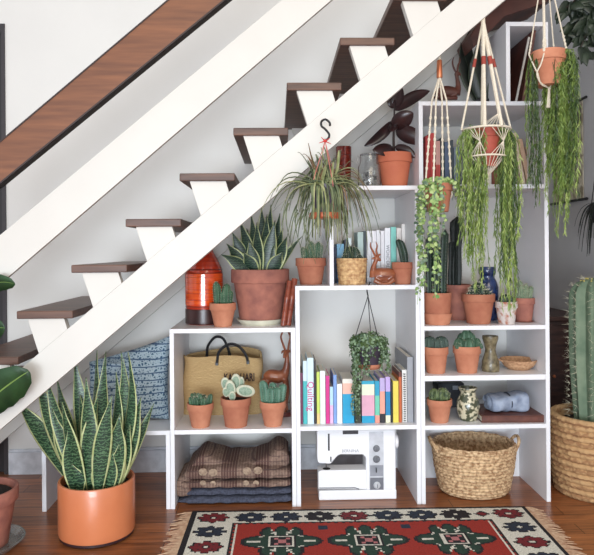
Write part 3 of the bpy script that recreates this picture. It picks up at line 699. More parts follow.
# spiral notebook
e = book('white spiral bound notebook with black wire loops beside the grey binder', 402.3, 406.9, 370, Z3m, Y+.01, [(0, (232, 230, 226))], .2, group='colourful books above the sewing machine', name='notebook')
bm = B(); h = P(404, 371, Y).z-Z3m
for i in range(22): lathe(bm, [(.0052, 0), (.0064, .0022), (.0052, .0044)], 10, 0, (0, -.003, .006+i*(h-.014)/22))
tag(obj('spiral_binding', bm, BLACK, e))
# books in the small white box
g = 'white and teal books in the small box shelf'; Y = 3.46
for xa, xb, yt, bands, lab, txt in [
    (334.2, 336.6, 247, [(0, (40, 52, 84))], 'thin navy book at the left end of the small box shelf', None),
    (337, 344, 244, [(0, (126, 180, 214)), (.6, (84, 148, 196))], 'light blue book at the left of the small box shelf', None),
    (344.6, 347.8, 240, [(0, (38, 46, 66))], 'dark navy book behind the round basket cactus', None),
    (348.2, 351.6, 238, [(0, (214, 226, 228))], 'slim pale book behind the round basket cactus', None),
    (357.8, 363.6, 232, [(0, (176, 196, 192))], 'grey green book right of the basket cactus', None),
    (364.2, 366, 231, [(0, (60, 70, 78))], 'thin charcoal book left of the white volumes', None),
    (366.8, 371.4, 231, [(0, (230, 230, 234))], 'white volume, first of the four before the wonderland one', None),
    (371.7, 376.4, 231, [(0, (234, 232, 238))], 'white volume, second of the four before the wonderland one', None),
    (376.7, 380.6, 230, [(0, (228, 228, 232))], 'white volume, third of the four before the wonderland one', None),
    (380.9, 384.6, 231, [(0, (232, 230, 234))], 'white volume, directly left of the wonderland book', None),
    (384.9, 390.6, 228, [(0, (236, 236, 240))], 'white book with wonderland lettered down its spine', ('WONDERLAND', .025, (60, 46, 62), .38, 1)),
    (391, 396.4, 227, [(0, (132, 204, 192))], 'mint teal book behind the leaning finger cactus', None),
    (396.8, 401.4, 228, [(0, (228, 220, 214))], 'cream book right of the teal one', None),
    (401.8, 407.6, 224, [(0, (236, 232, 228))], 'tall white book at the right end of the small box shelf', None)]:
    book(lab, xa, xb, yt, Z3, Y, bands, .17, txt=txt, group=g)
# books in the top compartment of the tall unit
g = 'books in the top compartment of the tall unit'; Y = 3.42
for xa, xb, yt, bands, lab, txt in [
    (425.6, 430, 136, [(0, (176, 40, 46))], 'red book at the far left of the top compartment', None),
    (430.3, 435.4, 133, [(0, (186, 52, 50))], 'taller red book, second in the top compartment', None),
    (435.8, 440.4, 141, [(0, (200, 150, 142)), (.5, (188, 70, 64))], 'pink and red book behind the beaded hanger', None),
    (440.8, 444.4, 138, [(0, (52, 78, 84))], 'dark teal book behind the beaded hanger', None),
    (444.8, 449.4, 142, [(0, (78, 96, 126))], 'dusty blue book in the top compartment', None),
    (449.8, 453.4, 140, [(0, (56, 70, 82))], 'slate book in the top compartment', None),
    (453.8, 460, 147, [(0, (112, 126, 146))], 'grey blue book left of the netted hanger', None),
    (460.4, 466, 150, [(0, (90, 92, 108))], 'mauve grey book behind the netted hanger', None),
    (482.5, 486.6, 160, [(0, (222, 214, 202))], 'short cream paperback under the netted pot', None),
    (487, 491.4, 158, [(0, (232, 226, 214))], 'short white paperback under the netted pot', None),
    (491.8, 497.2, 152, [(0, (126, 62, 48))], 'rust brown book right of the white paperback', None),
    (497.6, 503, 146, [(0, (96, 66, 56))], 'dark brown book behind the right hand trailing fronds', None)]:
    book(lab, xa, xb, yt, Z5a, Y, bands, .16, txt=txt, group=g)
for xa, xb, yt, c_, lab, ln in ((518.5, 522.6, 132, (226, 206, 182), 'cream book leaning at the right of the top compartment', -.19), (524, 528.4, 138, (216, 180, 152), 'peach book leaning behind the cream one', -.2), (529.6, 532.4, 146, (190, 160, 138), 'tan book leaning last in the top compartment', -.2)):
    book(lab, xa+4, xb+4, yt, Z5a, Y, [(0, c_)], .15, lean=ln, group=g)
# ================================================================ tall unit: plants and pots
FUZZ = mat('fuzzy_cactus', (132, 146, 120), .7, (96, 116, 90), 60)
Y = 3.30; s = S(Y)
e = base('potted_cactus', 'pot of three slim dark cactus columns set in a paler clay dish', 'potted cactus', 437.5, Z5b, Y)
saucer(e, 14.6*s, 11*s, TERRA3, 0)
pot(e, 14.2*s, 12*s, up(295, Y, Z5b), TERRA, rim=.0, z0=.006)
bm = B(); bs = B()
for (x, yt, r, dy, b) in ((429.5, 236, 3.1, .0, 0), (436, 246, 3.4, -.015, 0), (443.5, 230, 3.4, 0, 2.5)):
    c = Vector(((x-437.5)*s, dy, up(298, Y, Z5b))); h = up(yt, Y, Z5b)-c.z; cactus(bm, c, h, r*s, 5, .2, (b*s, 0), top=.08, seg=20); col_spines(bs, c, h, r*s, 5, .2, .005, .016, (b*s, 0), 2, top=.08)
obj('cactus', bm, G['cactd'], e); obj('spines', bs, SPINE, e)
Y = 3.50; s = S(Y)
e = base('potted_cactus', 'tall near black cactus column in a ridged clay pot behind the others', 'potted cactus', 459, Z5b, Y)
h = up(286, Y, Z5b)
obj('pot', lathe(B(), [(0, 0), (11*s, 0)]+[((11.4+2.2*i/9)*s+(.002 if i % 2 else 0), h*i/10*.98+.002) for i in range(1, 10)]+[(15.2*s, h*.9), (15.2*s, h), (13.8*s, h), (13.6*s, h*.85), (0, h*.85)], 36), TERRA2, e)
obj('soil', lathe(B(), [(0, h*.9), (13.5*s, h*.9)], 24), SOIL, e)
bm = B(); bs = B()
for (x, yt, r) in ((456, 217, 5.4), (452, 240, 3.6)):
    c = Vector(((x-459)*s, 0, h*.88)); hh = up(yt, Y, Z5b)-c.z; cactus(bm, c, hh, r*s, 7, .16, (2*s, 0), top=.08, wob=.12); col_spines(bs, c, hh, r*s, 7, .16, .006, .016, (2*s, 0), 2, top=.08)
obj('cactus', bm, mat('black_green_cactus', (34, 42, 38), .6, (20, 26, 24), 30), e); obj('spines', bs, mat('dark_spine', (96, 98, 88), .6), e)
Y = 3.31; s = S(Y)
e = base('potted_cactus', 'wide clay pot of spiky dark cactus left of the small whitewashed pot', 'potted cactus', 478.5, Z5b, Y)
pot(e, 16.4*s, 11.5*s, up(295.5, Y, Z5b), TERRA, rim=.26)
bm = B(); bs = B(); h = up(298, Y, Z5b)
for (x, r, hh, dy) in ((478, 7.5, 16, 0), (471, 4.6, 8, -.02), (485, 4.6, 9, -.02)):
    c = Vector(((x-478.5)*s, dy, h-.01)); cactus(bm, c, hh*s, r*s, 11, .12, top=.6); col_spines(bs, c, hh*s, r*s, 11, .12, .018, .011, per=3, top=.6, w=.0012)
obj('cactus', bm, G['cactd'], e); obj('spines', bs, SPINE, e)
Y = 3.46; s = S(Y)
e = base('blue_vase', 'dark blue embossed ceramic vase standing behind the clay pots', 'vase', 487.5, Z5b, Y)
h = up(268.5, Y, Z5b)
NAVY = mat('navy_glaze', (34, 54, 100), .2, (18, 26, 60), 34, contrast=(.35, .6), coat=.5)
obj('body', lathe(B(), [(0, 0), (9.4*s, 0), (10.6*s, h*.06), (11*s, h*.4), (10.8*s, h*.62), (9*s, h*.74), (7.4*s, h*.79), (7.3*s, h*.84), (8.6*s, h*.88), (8.6*s, h*.97), (8*s, h), (7*s, h), (6.5*s, h*.85), (6.5*s, h*.8)], 40, rfun=lambda t, z: 1+(.02*math.sin(9*t)*math.sin(z*110) if z < h*.7 else 0)), NAVY, e)
Y = 3.27; s = S(Y)
e = base('potted_cactus', 'small whitewashed pot with a little dark green cactus below the long fronds', 'potted cactus', 506.5, Z5b, Y)
pot(e, 11.1*s, 8*s, up(303.5, Y, Z5b), TERRAW, rim=.28)
bm = B(); bs = B(); c = Vector((0, 0, up(306, Y, Z5b))); cactus(bm, c, 10*s, 6.5*s, 10, .12, top=.6); col_spines(bs, c, 10*s, 6.5*s, 10, .12, .007, .008, per=2, top=.6)
obj('cactus', bm, G['cactd'], e); obj('spines', bs, SPINE, e)
Y = 3.36; s = S(Y)
e = base('potted_cactus', 'weathered pot of pale woolly cactus stems at the right end of its board', 'potted cactus', 523.5, Z5b, Y)
saucer(e, 10.5*s, .006, TERRA2); pot(e, 11.2*s, 8.2*s, up(300.5, Y, Z5b), TERRA2, rim=.26, z0=.003)
bm = B(); bs = B()
for i in range(8):
    a = i*2.4; rr = 2.6*math.sqrt(i)*s; c = Vector((rr*math.cos(a), rr*math.sin(a)*.8, up(303, Y, Z5b))); h = R.uniform(13, 21)*s; cactus(bm, c, h, 2.7*s, 9, .1, (c.x*.5, 0), top=.3); col_spines(bs, c, h, 2.7*s, 9, .1, .006, .008, (c.x*.5, 0), 3)
obj('cactus', bm, FUZZ, e); obj('spines', bs, SPINE, e)
# board three
Y = 3.29; s = S(Y)
e = base('potted_cactus', 'clay pot of low round ribbed cacti at the left of the third board', 'potted cactus', 435.8, Z5c, Y)
pot(e, 12.7*s, 9.2*s, up(348, Y, Z5c), TERRA3, rim=.28)
bm = B(); bs = B()
for (x, r, hh, dy) in ((430, 6.8, 12.5, 0), (441.5, 6.8, 12.5, 0), (436, 6, 11, -.02)):
    c = Vector(((x-435.8)*s, dy, up(350, Y, Z5c))); cactus(bm, c, hh*s, r*s, 9, .12, top=.7); col_spines(bs, c, hh*s, r*s, 9, .1, .004, .012, per=1, top=.7)
obj('cactus', bm, mat('slate_cactus', (74, 92, 84), .6, (50, 66, 58), 20), e); obj('spines', bs, SPINE, e)
e = base('potted_cactus', 'clay pot heaped with round green cactus globes beside the hourglass vase', 'potted cactus', 467, Z5c, Y)
pot(e, 13.9*s, 9.8*s, up(347.5, Y, Z5c), TERRA3, rim=.28)
bm = B(); bs = B()
for (x, y, r, dy) in ((458.5, 344.5, 5.2, -.01), (467, 345, 6, -.03), (476, 344.5, 5, -.01), (463, 340, 5, .015), (471.5, 340, 5.2, .01), (467, 336.5, 5.6, 0), (456.5, 347, 3, -.03), (478.5, 347, 3, -.03)):
    c = Vector(((x-467)*s, dy, up(y, Y, Z5c)-r*s)); cactus(bm, c, 2*r*s, r*s, 10, .08, top=.75, rb=.5); spines_ball(bs, c+Vector((0, 0, r*s)), r*s, 22, .006)
obj('cactus', bm, mat('globe_cactus', (76, 108, 84), .6, (52, 80, 60), 30), e); obj('spines', bs, SPINE, e)
e = base('hourglass_vase', 'brown green stoneware vase with a pinched waist', 'vase', 490.5, Z5c, Y+.02)
h = up(338, Y+.02, Z5c)
obj('body', lathe(B(), [(0, 0), (8.4*s, 0), (8.9*s, h*.08), (8.3*s, h*.28), (5.6*s, h*.52), (5.2*s, h*.62), (6.3*s, h*.78), (7.9*s, h*.92), (7.8*s, h), (6.8*s, h), (5*s, h*.75), (4.4*s, h*.6)], 36, rfun=lambda t, z: 1+.012*math.sin(z*420)), mat('olive_stoneware', (134, 122, 92), .45, (76, 66, 46), 45, contrast=(.35, .65), coat=.3), e)
e = base('woven_bowl', 'shallow tan woven bowl with small loop handles', 'bowl', 518.5, Z5c, Y+.07)
CANE = mat('tan_cane', (206, 166, 128), .8, (156, 112, 80), 80, contrast=(.3, .7))
h = .052; s7 = S(Y+.07); bm = B(); rg = weave_bowl(bm, [(10*s7, 0), (14.5*s7, h*.35), (18.3*s7, h)], 7, 26, .0025); r2 = weave_bowl(bm, [(17.6*s7, h), (13.5*s7, h*.45), (8*s7, .006)], 5, 26, 0, 0, 1)
n_ = len(rg[0])
for i in range(n_): face(bm, [rg[-1][i], rg[-1][(i+1) % n_], r2[0][(i+1) % n_], r2[0][i]])
face(bm, rg[0]); face(bm, r2[-1]); obj('bowl_wall', bm, CANE, e)
for sx in (-1, 1): obj('loop_handle', tube(B(), [(sx*17*s7, -.018, h*.8), (sx*20.5*s7, -.012, h*1.0), (sx*21*s7, .012, h*1.0), (sx*17*s7, .018, h*.8)], .0035, 6, sm=4), CANE, e)
for i in range(5):
    a = i*1.3; t = thing('seed_pod', 'small brown seed pod lying in the shallow woven bowl', 'seed pod', (e.location.x+.03*math.cos(a)*(i > 0), e.location.y+.028*math.sin(a)*(i > 0), Z5c+.019), a, 'seed pods in the woven bowl')
    obj('pod', ball(B(), Vector(), .011, 12, 8, sc=(1.7, .9, .8)), mat('pod_brown', (112, 70, 48), .5), t)
# board four
Y = 3.28; s = S(Y)
e = base('potted_cactus', 'clay pot of mottled stubby cactus beside the leaf patterned vase', 'potted cactus', 439.5, Z5d, Y)
pot(e, 12.6*s, 8.8*s, up(400.5, Y, Z5d), TERRA3, rim=.28)
bm = B(); bs = B()
for (x, r, hh, dy) in ((434, 4.4, 13, 0), (442.5, 5.2, 14, -.01), (438, 4, 10, .02), (447, 3.6, 10, .01)):
    c = Vector(((x-439.5)*s, dy, up(403, Y, Z5d))); cactus(bm, c, hh*s, r*s, 8, .14, top=.5); spines_ball(bs, c+Vector((0, 0, hh*s*.6)), r*s*1.05, 30, .005)
obj('cactus', bm, mat('mottled_cactus', (104, 118, 76), .6, (52, 70, 44), 70, contrast=(.4, .6)), e); obj('spines', bs, SPINE, e)
e = base('patterned_vase', 'small cream vase with dark green leaf pattern and flared lip', 'vase', 468, Z5d, Y+.02)
h = up(389.5, Y+.02, Z5d)
obj('body', lathe(B(), [(0, 0), (7.4*s, 0), (9*s, h*.08), (11.3*s, h*.3), (11.8*s, h*.45), (10.6*s, h*.62), (8*s, h*.78), (7.5*s, h*.86), (9.4*s, h*.97), (9.2*s, h), (8.2*s, h), (6.6*s, h*.86), (6.8*s, h*.75)], 40, rfun=lambda t, z: 1+(.02*math.sin(7*t+z*60) if z < h*.7 else 0)), mat('leafy_glaze', (200, 192, 164), .3, (70, 74, 54), 40, contrast=(.48, .56), coat=.4, detail=2), e)
e = base('camera_case', 'dark grey boxy case lying at the back behind the mottled cactus', 'case', 451, Z5d, 3.56)
s6 = S(3.56); h = up(386, 3.56, Z5d)
obj('case_body', bx(-13*s6, 13*s6, 0, .12, .0, h), mat('charcoal_case', (62, 66, 74), .6), e, False, .006)
obj('case_flap', bx(-13.3*s6, 13.3*s6, -.006, .122, h*.72, h+.004), mat('charcoal_case2', (46, 50, 58), .6), e, False, .004)
obj('label_plate', bx(1.5*s6, 7*s6, -.009, -.004, h*.76, h*.93), mat('grey_metal', (150, 156, 166), .4), e, False, .001)
Y = 3.23; s = S(Y)
e = thing('leather_album', 'thick brown leather album lying flat under the rolled cloth', 'album', (PX(513.5, Y, Z5d), Y, Z5d), math.radians(-2))
LEA = mat('brown_leather', (104, 60, 48), .5, (84, 46, 38), 30, bump=.3)
bm = B(); w_ = 32*s
box(bm, -w_, w_, 0, .26, .0, .005); box(bm, -w_, w_, 0, .26, .030, .036); box(bm, w_-.006, w_, 0, .26, .005, .030); box(bm, -w_, w_-.006, 0, .005, .005, .030)
obj('cover', bm, LEA, e, False, .002); obj('pages', bx(-w_+.004, w_-.006, .006, .254, .005, .030), mat('paper', (232, 226, 212)), e, False)
e = thing('rolled_cloth', 'grey blue cloth bundle tied with a dark band on the leather album', 'cloth', (PX(507, Y+.1, Z5d+.04), Y+.11, Z5d+.0365), math.radians(4))
DEN = mat('grey_blue_cloth', (156, 166, 184), .9, (124, 136, 158), 26, bump=.6)
bm = B(); n = 30
def rsec(x, k):
    out = []
    pin = 1-.10*math.exp(-((x-.004)/.012)**2)
    for i in range(n):
        a = 2*PI*i/n; r = (.046+.003*math.sin(3*a+x*30)+.0025*math.sin(x*90+a*2))*pin*k
        ca, sa = math.cos(a), math.sin(a); out.append(Vector((x, r*1.5*math.copysign(abs(ca)**.6, ca), .043+r*.9*math.copysign(abs(sa)**.55, sa)+.014*math.sin(x*9+.4)*(sa > 0))))
    return out
rows = [[bm.verts.new(p) for p in rsec(-.105+.21*i/20, .3 if i in (0, 20) else .92 if i in (1, 19) else 1)] for i in range(21)]
for a_, b_ in zip(rows, rows[1:]):
    for i in range(n): face(bm, [a_[i], a_[(i+1) % n], b_[(i+1) % n], b_[i]])
face(bm, rows[0]); face(bm, rows[-1]); o = obj('cloth_roll', bm, DEN, e)
bm = B(); tube(bm, [p+Vector((0, 0, 0)) for p in [Vector((.004, .066*math.cos(a), .046+.0435*math.sin(a))) for a in [2*PI*i/24 for i in range(25)]]], .003, 6); obj('tie_band', bm, mat('dark_cord', (44, 48, 60), .8), e)
bm = B()
for k in range(3):
    pts = [Vector((-.104-.001*k, (.05-.012*k)*math.cos(a), .046+(.033-.009*k)*math.sin(a))) for a in [2*PI*i/20 for i in range(18)]]; tube(bm, pts, .004, 5)
obj('rolled_edge', bm, DEN, e)
# ---- on top of the tall unit
Y = 3.42; s = S(Y)
e = base('deer_figurine', 'dark reclining wooden deer on top of the tallest unit beside the hanger beads', 'figurine', 447, Z5, Y)
q = lambda x, y, dy=0: ((x-447)*s, dy, up(y, Y, Z5, 447))
WOODD = mat('dark_carved_wood', (108, 60, 46), .4, (66, 34, 28), 9, contrast=(.3, .75))
carved('deer_body', [([q(437, 97), q(443, 93), q(450, 92.5), q(457, 94)], [.026, .036, .034, .03], .8), ([q(456, 94), q(458.5, 87), q(457.5, 79), q(456.5, 73)], [.026, .015, .010, .010], 1),
    ([q(455.5, 72.5), q(458, 73), q(461.5, 75)], [.010, .011, .005], .9), ([q(456, 99, -.02), q(449, 99.5, -.03), q(440, 100, -.03)], [.012, .010, .008], 1), ([q(438, 97, -.02), q(433, 99.5, -.02)], [.016, .008], 1)], e, WOODD)
for x_ in (((455.8, 71.5), (453.5, 66), (453, 61), (454.6, 57)), ((458, 71.5), (458.4, 66), (460.6, 61), (460, 57.5))):
    obj('horn', tube(B(), [q(a_, b_) for a_, b_ in x_], [.0055, .005, .004, .0015], 8, sm=3), WOODD, e)
e = base('potted_snake_plant', 'dark snake plant with curved leaves on top of the tallest unit', 'potted plant', 483, Z5, 3.5)
s8 = S(3.5); pot(e, 8*s8, 6.5*s8, .075, mat('black_pot', (44, 42, 46), .5), rim=.2)
bm = B()
for (x, y, W, dy) in ((461, 42, .07, .0), (472, 24, .08, .03), (478, 38, .075, -.03), (489, 34, .075, .02), (503, 56, .05, -.02), (468, 60, .05, -.05), (495, 66, .05, -.05)):
    sword(bm, ((483+(x-483)*.2-483)*s8, dy*.3, .06), ((x-483)*s8, dy, up(y, 3.5+dy, Z5)), W, bow=-.12 if x < 480 else .12)
obj('leaves', bm, [G['dark'], mat('dark_margin', (60, 72, 52), .5)], e, solid=.003)
e = thing('leaning_board', 'dark red brown board leaning inside the narrow box shelf', 'board', (X6b-TK-.085, 3.24, Z5+.004))
o = obj('board', bx(-.016, 0, 0, .42, 0, P(533, 34, 3.3).z-Z5), mat('red_brown_board', (98, 52, 42), .5, (74, 38, 32), 10), e, False, .002); o.rotation_euler = (0, .17, 0)
e = thing('interior_shade_panel', 'dark sheet added for the shade at the back of the narrow box shelf', 'panel', (X6a+TK+.012, 3.66, Z5+.001)); o = obj('panel', bx(0, .14, 0, .015, 0, Z6-Z5-TK-.02), mat('interior_shade', (54, 50, 50), .6), e, False, .002)  # dark sheet added to put shade into the box interior
e = thing('pale_rod', 'slim pale rod leaning inside the narrow box shelf beside the dark board', 'rod', (PX(516, 3.22, Z5), 3.22, Z5+.003))
p1 = P(529, 38, 3.23); obj('rod', tube(B(), [(0, 0, 0), (p1.x-e.location.x, .01, p1.z-Z5)], .006, 10), mat('pale_metal', (188, 184, 178), .4), e)
# ================================================================ hanging plants
def bead_rope(bm, p0, p1, r=.0032, knots=None, kr=.0055, sag=0):
    p0, p1 = Vector(p0), Vector(p1); n = 14; pts = [p0.lerp(p1, i/n)+Vector((0, 0, -sag*math.sin(PI*i/n))) for i in range(n+1)]; tube(bm, pts, r, 6)
    for a_, b_, k in knots or []:
        for i in range(k):
            c = p0.lerp(p1, a_+(b_-a_)*(i+.5)/k); ball(bm, c, kr, 7, 5, 0, (1.0, 1.0, 1.45))
def ring(bm, c, r, t=.003, n=28, rx=1, mi=0):
    tube(bm, [Vector(c)+Vector((r*rx*math.cos(2*PI*i/n), r*math.sin(2*PI*i/n), 0)) for i in range(n+1)], t, 6, mi)
RED = mat('red_cord', (196, 54, 50), .7)
# --- wiry hanging plant on black hook, in front of the stringer
Y = 2.70; s = S(Y)
c0 = P(325, 219, Y); e = thing('hanging_plant', 'wiry olive green hanging plant in a purple pot with a copper dish', 'hanging plant', c0)
q = lambda x, y, dy=0: P(x, y, Y+dy)-c0
hp = q(326, 185).z
obj('pot', lathe(B(), [(0, .008), (11.5*s, .008), (13*s, hp*.5), (14.5*s, hp), (13.6*s, hp), (13*s, hp*.8), (0, hp*.8)], 32), mat('purple_pot', (92, 80, 92), .5, (66, 54, 70), 12), e)
obj('saucer', lathe(B(), [(0, 0), (14.5*s, 0), (16*s, .012), (15.4*s, .026), (13*s, .026), (12.6*s, .01), (0, .01)], 32), mat('copper_dish', (206, 112, 76), .35, (180, 88, 58), 14, metal=.4), e)
obj('soil', lathe(B(), [(0, hp*.85), (13*s, hp*.85)], 20), SOIL, e)
for side_ in range(4):
    a = side_*PI/2+.5; obj('cord', tube(B(), [(15*s*math.cos(a), 15*s*math.sin(a), .02), (14.8*s*math.cos(a), 14.8*s*math.sin(a), hp), tuple(q(325, 141))], .0016, 5), mat('pink_cord', (206, 120, 112), .8), e)
for mi, nb in ((0, 150), (1, 80), (2, 30)):
    bm = B()
    for i in range(nb):
        a = R.uniform(0, 2*PI); el = R.choice([R.uniform(.1, .8), R.uniform(.3, 1.45)]); L = R.uniform(.13, .27); L *= .38 if math.sin(a) < -.3 else 1.12; g_ = R.uniform(.10, .26)*(1 if el < 1 else .35)
        d = Vector((math.cos(a)*math.cos(el), math.sin(a)*math.cos(el), math.sin(el))); b0_ = Vector((R.uniform(-.045, .045), R.uniform(-.045, .045), hp*.95)); ns = 9; pts = []
        for k in range(ns+1):
            t = k/ns; pts.append(b0_+d*L*t*(1-.12*t)+Vector((0, 0, -g_*t*t*t))+Vector((math.sin(t*4+a), math.cos(t*5+a), 0))*.006*t)
        W = R.uniform(.009, .015); leaf(bm, pts, [W*.5*(1-.85*(k/ns)**2) for k in range(ns+1)], (-math.sin(a), math.cos(a), .2), .5)
    if mi == 0:      # long stragglers below the dish
        for i in range(26):
            a = R.uniform(0, 2*PI); L = R.uniform(.05, .16); xx = R.uniform(.06, .17); b0_ = Vector((math.cos(a)*xx, math.sin(a)*xx*.7, hp*.5-R.uniform(0, .05)))
            pts = bez(b0_, b0_+Vector((math.cos(a)*.03, 0, -L*.4)), b0_+Vector((R.uniform(-.05, .05), R.uniform(-.03, .03), -L-.06)), 7); leaf(bm, pts, [.0035*(1-.8*k/7) for k in range(8)], (1, .3, 0), .4)
    tag(obj('foliage', bm, (G['olive'], G['olive2'], mat('brown_blade', (124, 96, 66), .6))[mi], e, solid=.0012), kind='stuff')
e2 = thing('plant_hook', 'black metal S hook with a red tie holding the wiry hanging plant', 'hook', q(325, 141)+c0)
q = lambda x, y, dy=0: P(x, y, Y+dy)-e2.location
obj('hook', tube(B(), [q(325, 141), q(328.5, 138), q(329, 134), q(325, 129), q(321.5, 126), q(321.5, 121.5), q(325.5, 119.5), q(329.5, 122.5), q(330, 126)], 1.15*s, 8, sm=5), BLACK, e2)
bm = B()
for a, b_ in (((325, 141), (319, 143)), ((325, 141), (331, 144)), ((325, 141), (321, 137)), ((325, 141), (330, 138))): tube(bm, [q(*a), q(*b_, -.01)], [.003, .001], 5)
ball(bm, q(325, 141, -.004), .0075, 8, 6); obj('red_tie', bm, RED, e2)
obj('nail', tube(B(), [q(325.5, 120.5, 0), q(325.5, 120.5, .135)], .003, 6), mat('steel_wire', (170, 168, 164), .3, metal=1), e2)
# --- little planter in the middle unit
Y = 3.215; s = S(Y)
c0 = P(369, 368, Y+.06); e = thing('hanging_plant', 'small leafy hanging planter on black cords above the colourful books', 'hanging plant', c0)
q = lambda x, y, dy=0: P(x, y, Y+.06+dy)-c0
obj('pot', lathe(B(), [(0, .004), (11*s, .006), (13*s, .03), (15*s, q(369, 345).z), (14*s, q(369, 345).z), (12.5*s, .03), (0, .02)], 28), mat('dark_pot', (62, 52, 66), .5), e)
obj('saucer', lathe(B(), [(0, 0), (11*s, 0), (13*s, .012), (12.4*s, .03), (0, .02)], 28), TERRA, e)
CORD = mat('black_cord', (34, 30, 34), .7)
for x, y, dy in ((355, 338, 0), (378, 338, -.03), (371, 338, .05)): obj('cord', tube(B(), [q(x, y, dy), q(368, 296)], .0022, 5), CORD, e)
obj('cord_loop', tube(B(), [q(368, 296), q(367, 290, -.03), q(368.5, 286, -.062), q(370, 282.5, -.062), q(369.5, 282.2, -.03)], .0034, 6, sm=4), CORD, e)
bm = B()
for i in range(900):
    a = R.uniform(0, 2*PI); rr = 20*s*math.sqrt(R.random()); z = R.gauss(0, .012); hgt = q(369, 343).z+(.035)*(1-(rr/(20*s))**2)+z
    d = Vector((math.cos(a)*.7, math.sin(a)*.7, R.uniform(-.2, 1))); disc(bm, Vector((rr*math.cos(a), rr*math.sin(a)*.8, hgt)), R.uniform(.004, .0075), d+Vector((0, -.5, .2)), R.choice((0, 0, 1, 2)), 5, 1.5)
for i in range(46):
    a = R.uniform(0, 2*PI); rr = R.uniform(14, 19)*s; leaf_strand(bm, (rr*math.cos(a), rr*math.sin(a)*.8, q(369, 345).z), (math.cos(a)*.015, math.sin(a)*.012, .006), R.uniform(.04, .17), .0055, .012, (0, 1, 2), .01, 0, .006)
for i in range(7): leaf_strand(bm, (q(355+R.uniform(-3, 3), 350, 0).x, -.05, q(369, 350).z), (0, -.012, 0), R.uniform(.28, .37), .005, .012, (0, 1, 2), .012, 0, .006)
tag(obj('foliage', bm, [G['rhipd'], G['pearl2'], mat('soft_green', (130, 154, 120), .5)], e), kind='stuff')
# --- macrame one: beaded hanger with trailing round leaves
Y = 2.92; s = S(Y)
c0 = P(438, 212, Y); q = lambda x, y, dy=0: P(x, y, Y+dy)-c0
e = thing('hanging_plant', 'clay pot of trailing round pale green leaves in the beaded rope hanger', 'hanging plant', c0)
hp = q(438, 184).z; pot(e, 14.5*s, 10.5*s, hp, TERRA, rim=.25)
bm = B()
for i in range(260):
    a = R.uniform(0, 2*PI); rr = 15*s*math.sqrt(R.random()); disc(bm, Vector((rr*math.cos(a), rr*math.sin(a), hp+R.uniform(-.01, .02)+.012*(1-rr/(17*s)))), R.uniform(.006, .010), Vector((math.cos(a), math.sin(a)-.6, 1)), R.choice((0, 1, 2)), 6, 1.1)
for i in range(31):
    a = R.uniform(0, 2*PI) if i < 17 else R.uniform(2.5, 4.75); rr = 14*s; L = R.uniform(.05, .24) if i < 17 else R.uniform(.2, .62)
    leaf_strand(bm, (rr*math.cos(a), rr*math.sin(a), hp+.004), (math.cos(a)*.03, math.sin(a)*.03, .008), L*(1 if math.cos(a) < .3 else .4), .0085, .017, (0, 0, 1, 2), .014, 0, .010)
tag(obj('foliage', bm, [G['pearl'], G['pearl2'], mat('fresh_leaf', (164, 182, 116), .5)], e), kind='stuff')
e = thing('macrame_hanger', 'off white knotted rope hanger with copper sleeve and red wrap at its top', 'plant hanger', c0)
bm = B(); top = q(439.5, 76)
ends = [q(424.5, 196, .0), q(452, 196, .0), q(433, 196, -.06), q(443, 196, .06)]
sp = [q(432, 100), q(446.5, 100), q(436, 100, -.02), q(442, 100, .02)]
for i in range(4):
    o = B(); bead_rope(o, top, sp[i], .0042); bead_rope(o, sp[i], ends[i], .0038, [(.15, .75, 8)], .0068); obj('rope_strand', o, ROPE, e)
o = B(); bead_rope(o, ends[0], q(437, 214), .0024); bead_rope(o, ends[1], q(439, 214), .0024); bead_rope(o, ends[2], q(437, 214, -.02), .0024); bead_rope(o, ends[3], q(439, 214, .02), .0024); ball(o, q(438, 215), .008); tube(o, [q(438, 216), q(437.5, 232)], [.007, .01], 7)
obj('bottom_knot', o, ROPE, e)
obj('copper_sleeve', tube(B(), [q(439.3, 60), q(439.4, 61), q(439.5, 77), q(439.5, 78)], [.009, .012, .014, .012], 12), mat('copper', (196, 122, 84), .35, (170, 96, 62), 20, metal=.5), e)
obj('rope_loop', tube(B(), [q(439.3, 60), q(439.2, 51), q(438.8, 43)], [.008, .0075, .004], 8), ROPE, e)
obj('red_wrap', tube(B(), [q(439.2, 54.5), q(439.1, 49.5)], .0095, 10), RED, e)
obj('support_cord', tube(B(), [q(438.8, 43), P(438.8, 41, DS-.002)-c0], .003, 6), ROPE, e)
# --- macrame two: long red banded hanger, netted pot
Y = 2.86; s = S(Y)
c0 = P(487, 176, Y); q = lambda x, y, dy=0: P(x, y, Y+dy)-c0
e = thing('hanging_plant', 'red clay pot with long green trailing fronds inside the netted hanger', 'hanging plant', c0)
hp = q(487, 128).z; zb0 = q(487, 167).z; pot(e, 14*s, 9.5*s, hp-zb0, mat('red_clay', (176, 84, 66), .7, (150, 66, 52), 14), rim=.24, z0=zb0)
def fronds(bm, n, xr, yr, c_, z, Lr, nl=.03, dens=150, fan=.4, mi=(0,), out=.02):
    for i in range(n):
        x = R.uniform(*xr); y = R.uniform(*yr); needle_strand(bm, (c_[0]+(x-c_[0])*.6, y*.6, z), ((x-c_[0])*.4, y*.4, out), R.uniform(*Lr), nl*.95, dens, R.choice(mi), w=.0017, fan=fan*.8, sway=.02)
w_ = lambda x: q(x, 130).x
bm = B(); fronds(bm, 40, (w_(458), w_(485)), (-.06, .06), (0, 0), hp, (.35, .62), .032, 170, .35, (0, 1, 2)); fronds(bm, 11, (w_(470), w_(483)), (-.05, .04), (0, 0), hp, (.6, .80), .03, 120, .35, (0, 1))
tag(obj('left_fronds', bm, [G['rhip'], G['rhip2'], G['rhipd']], e), kind='stuff')
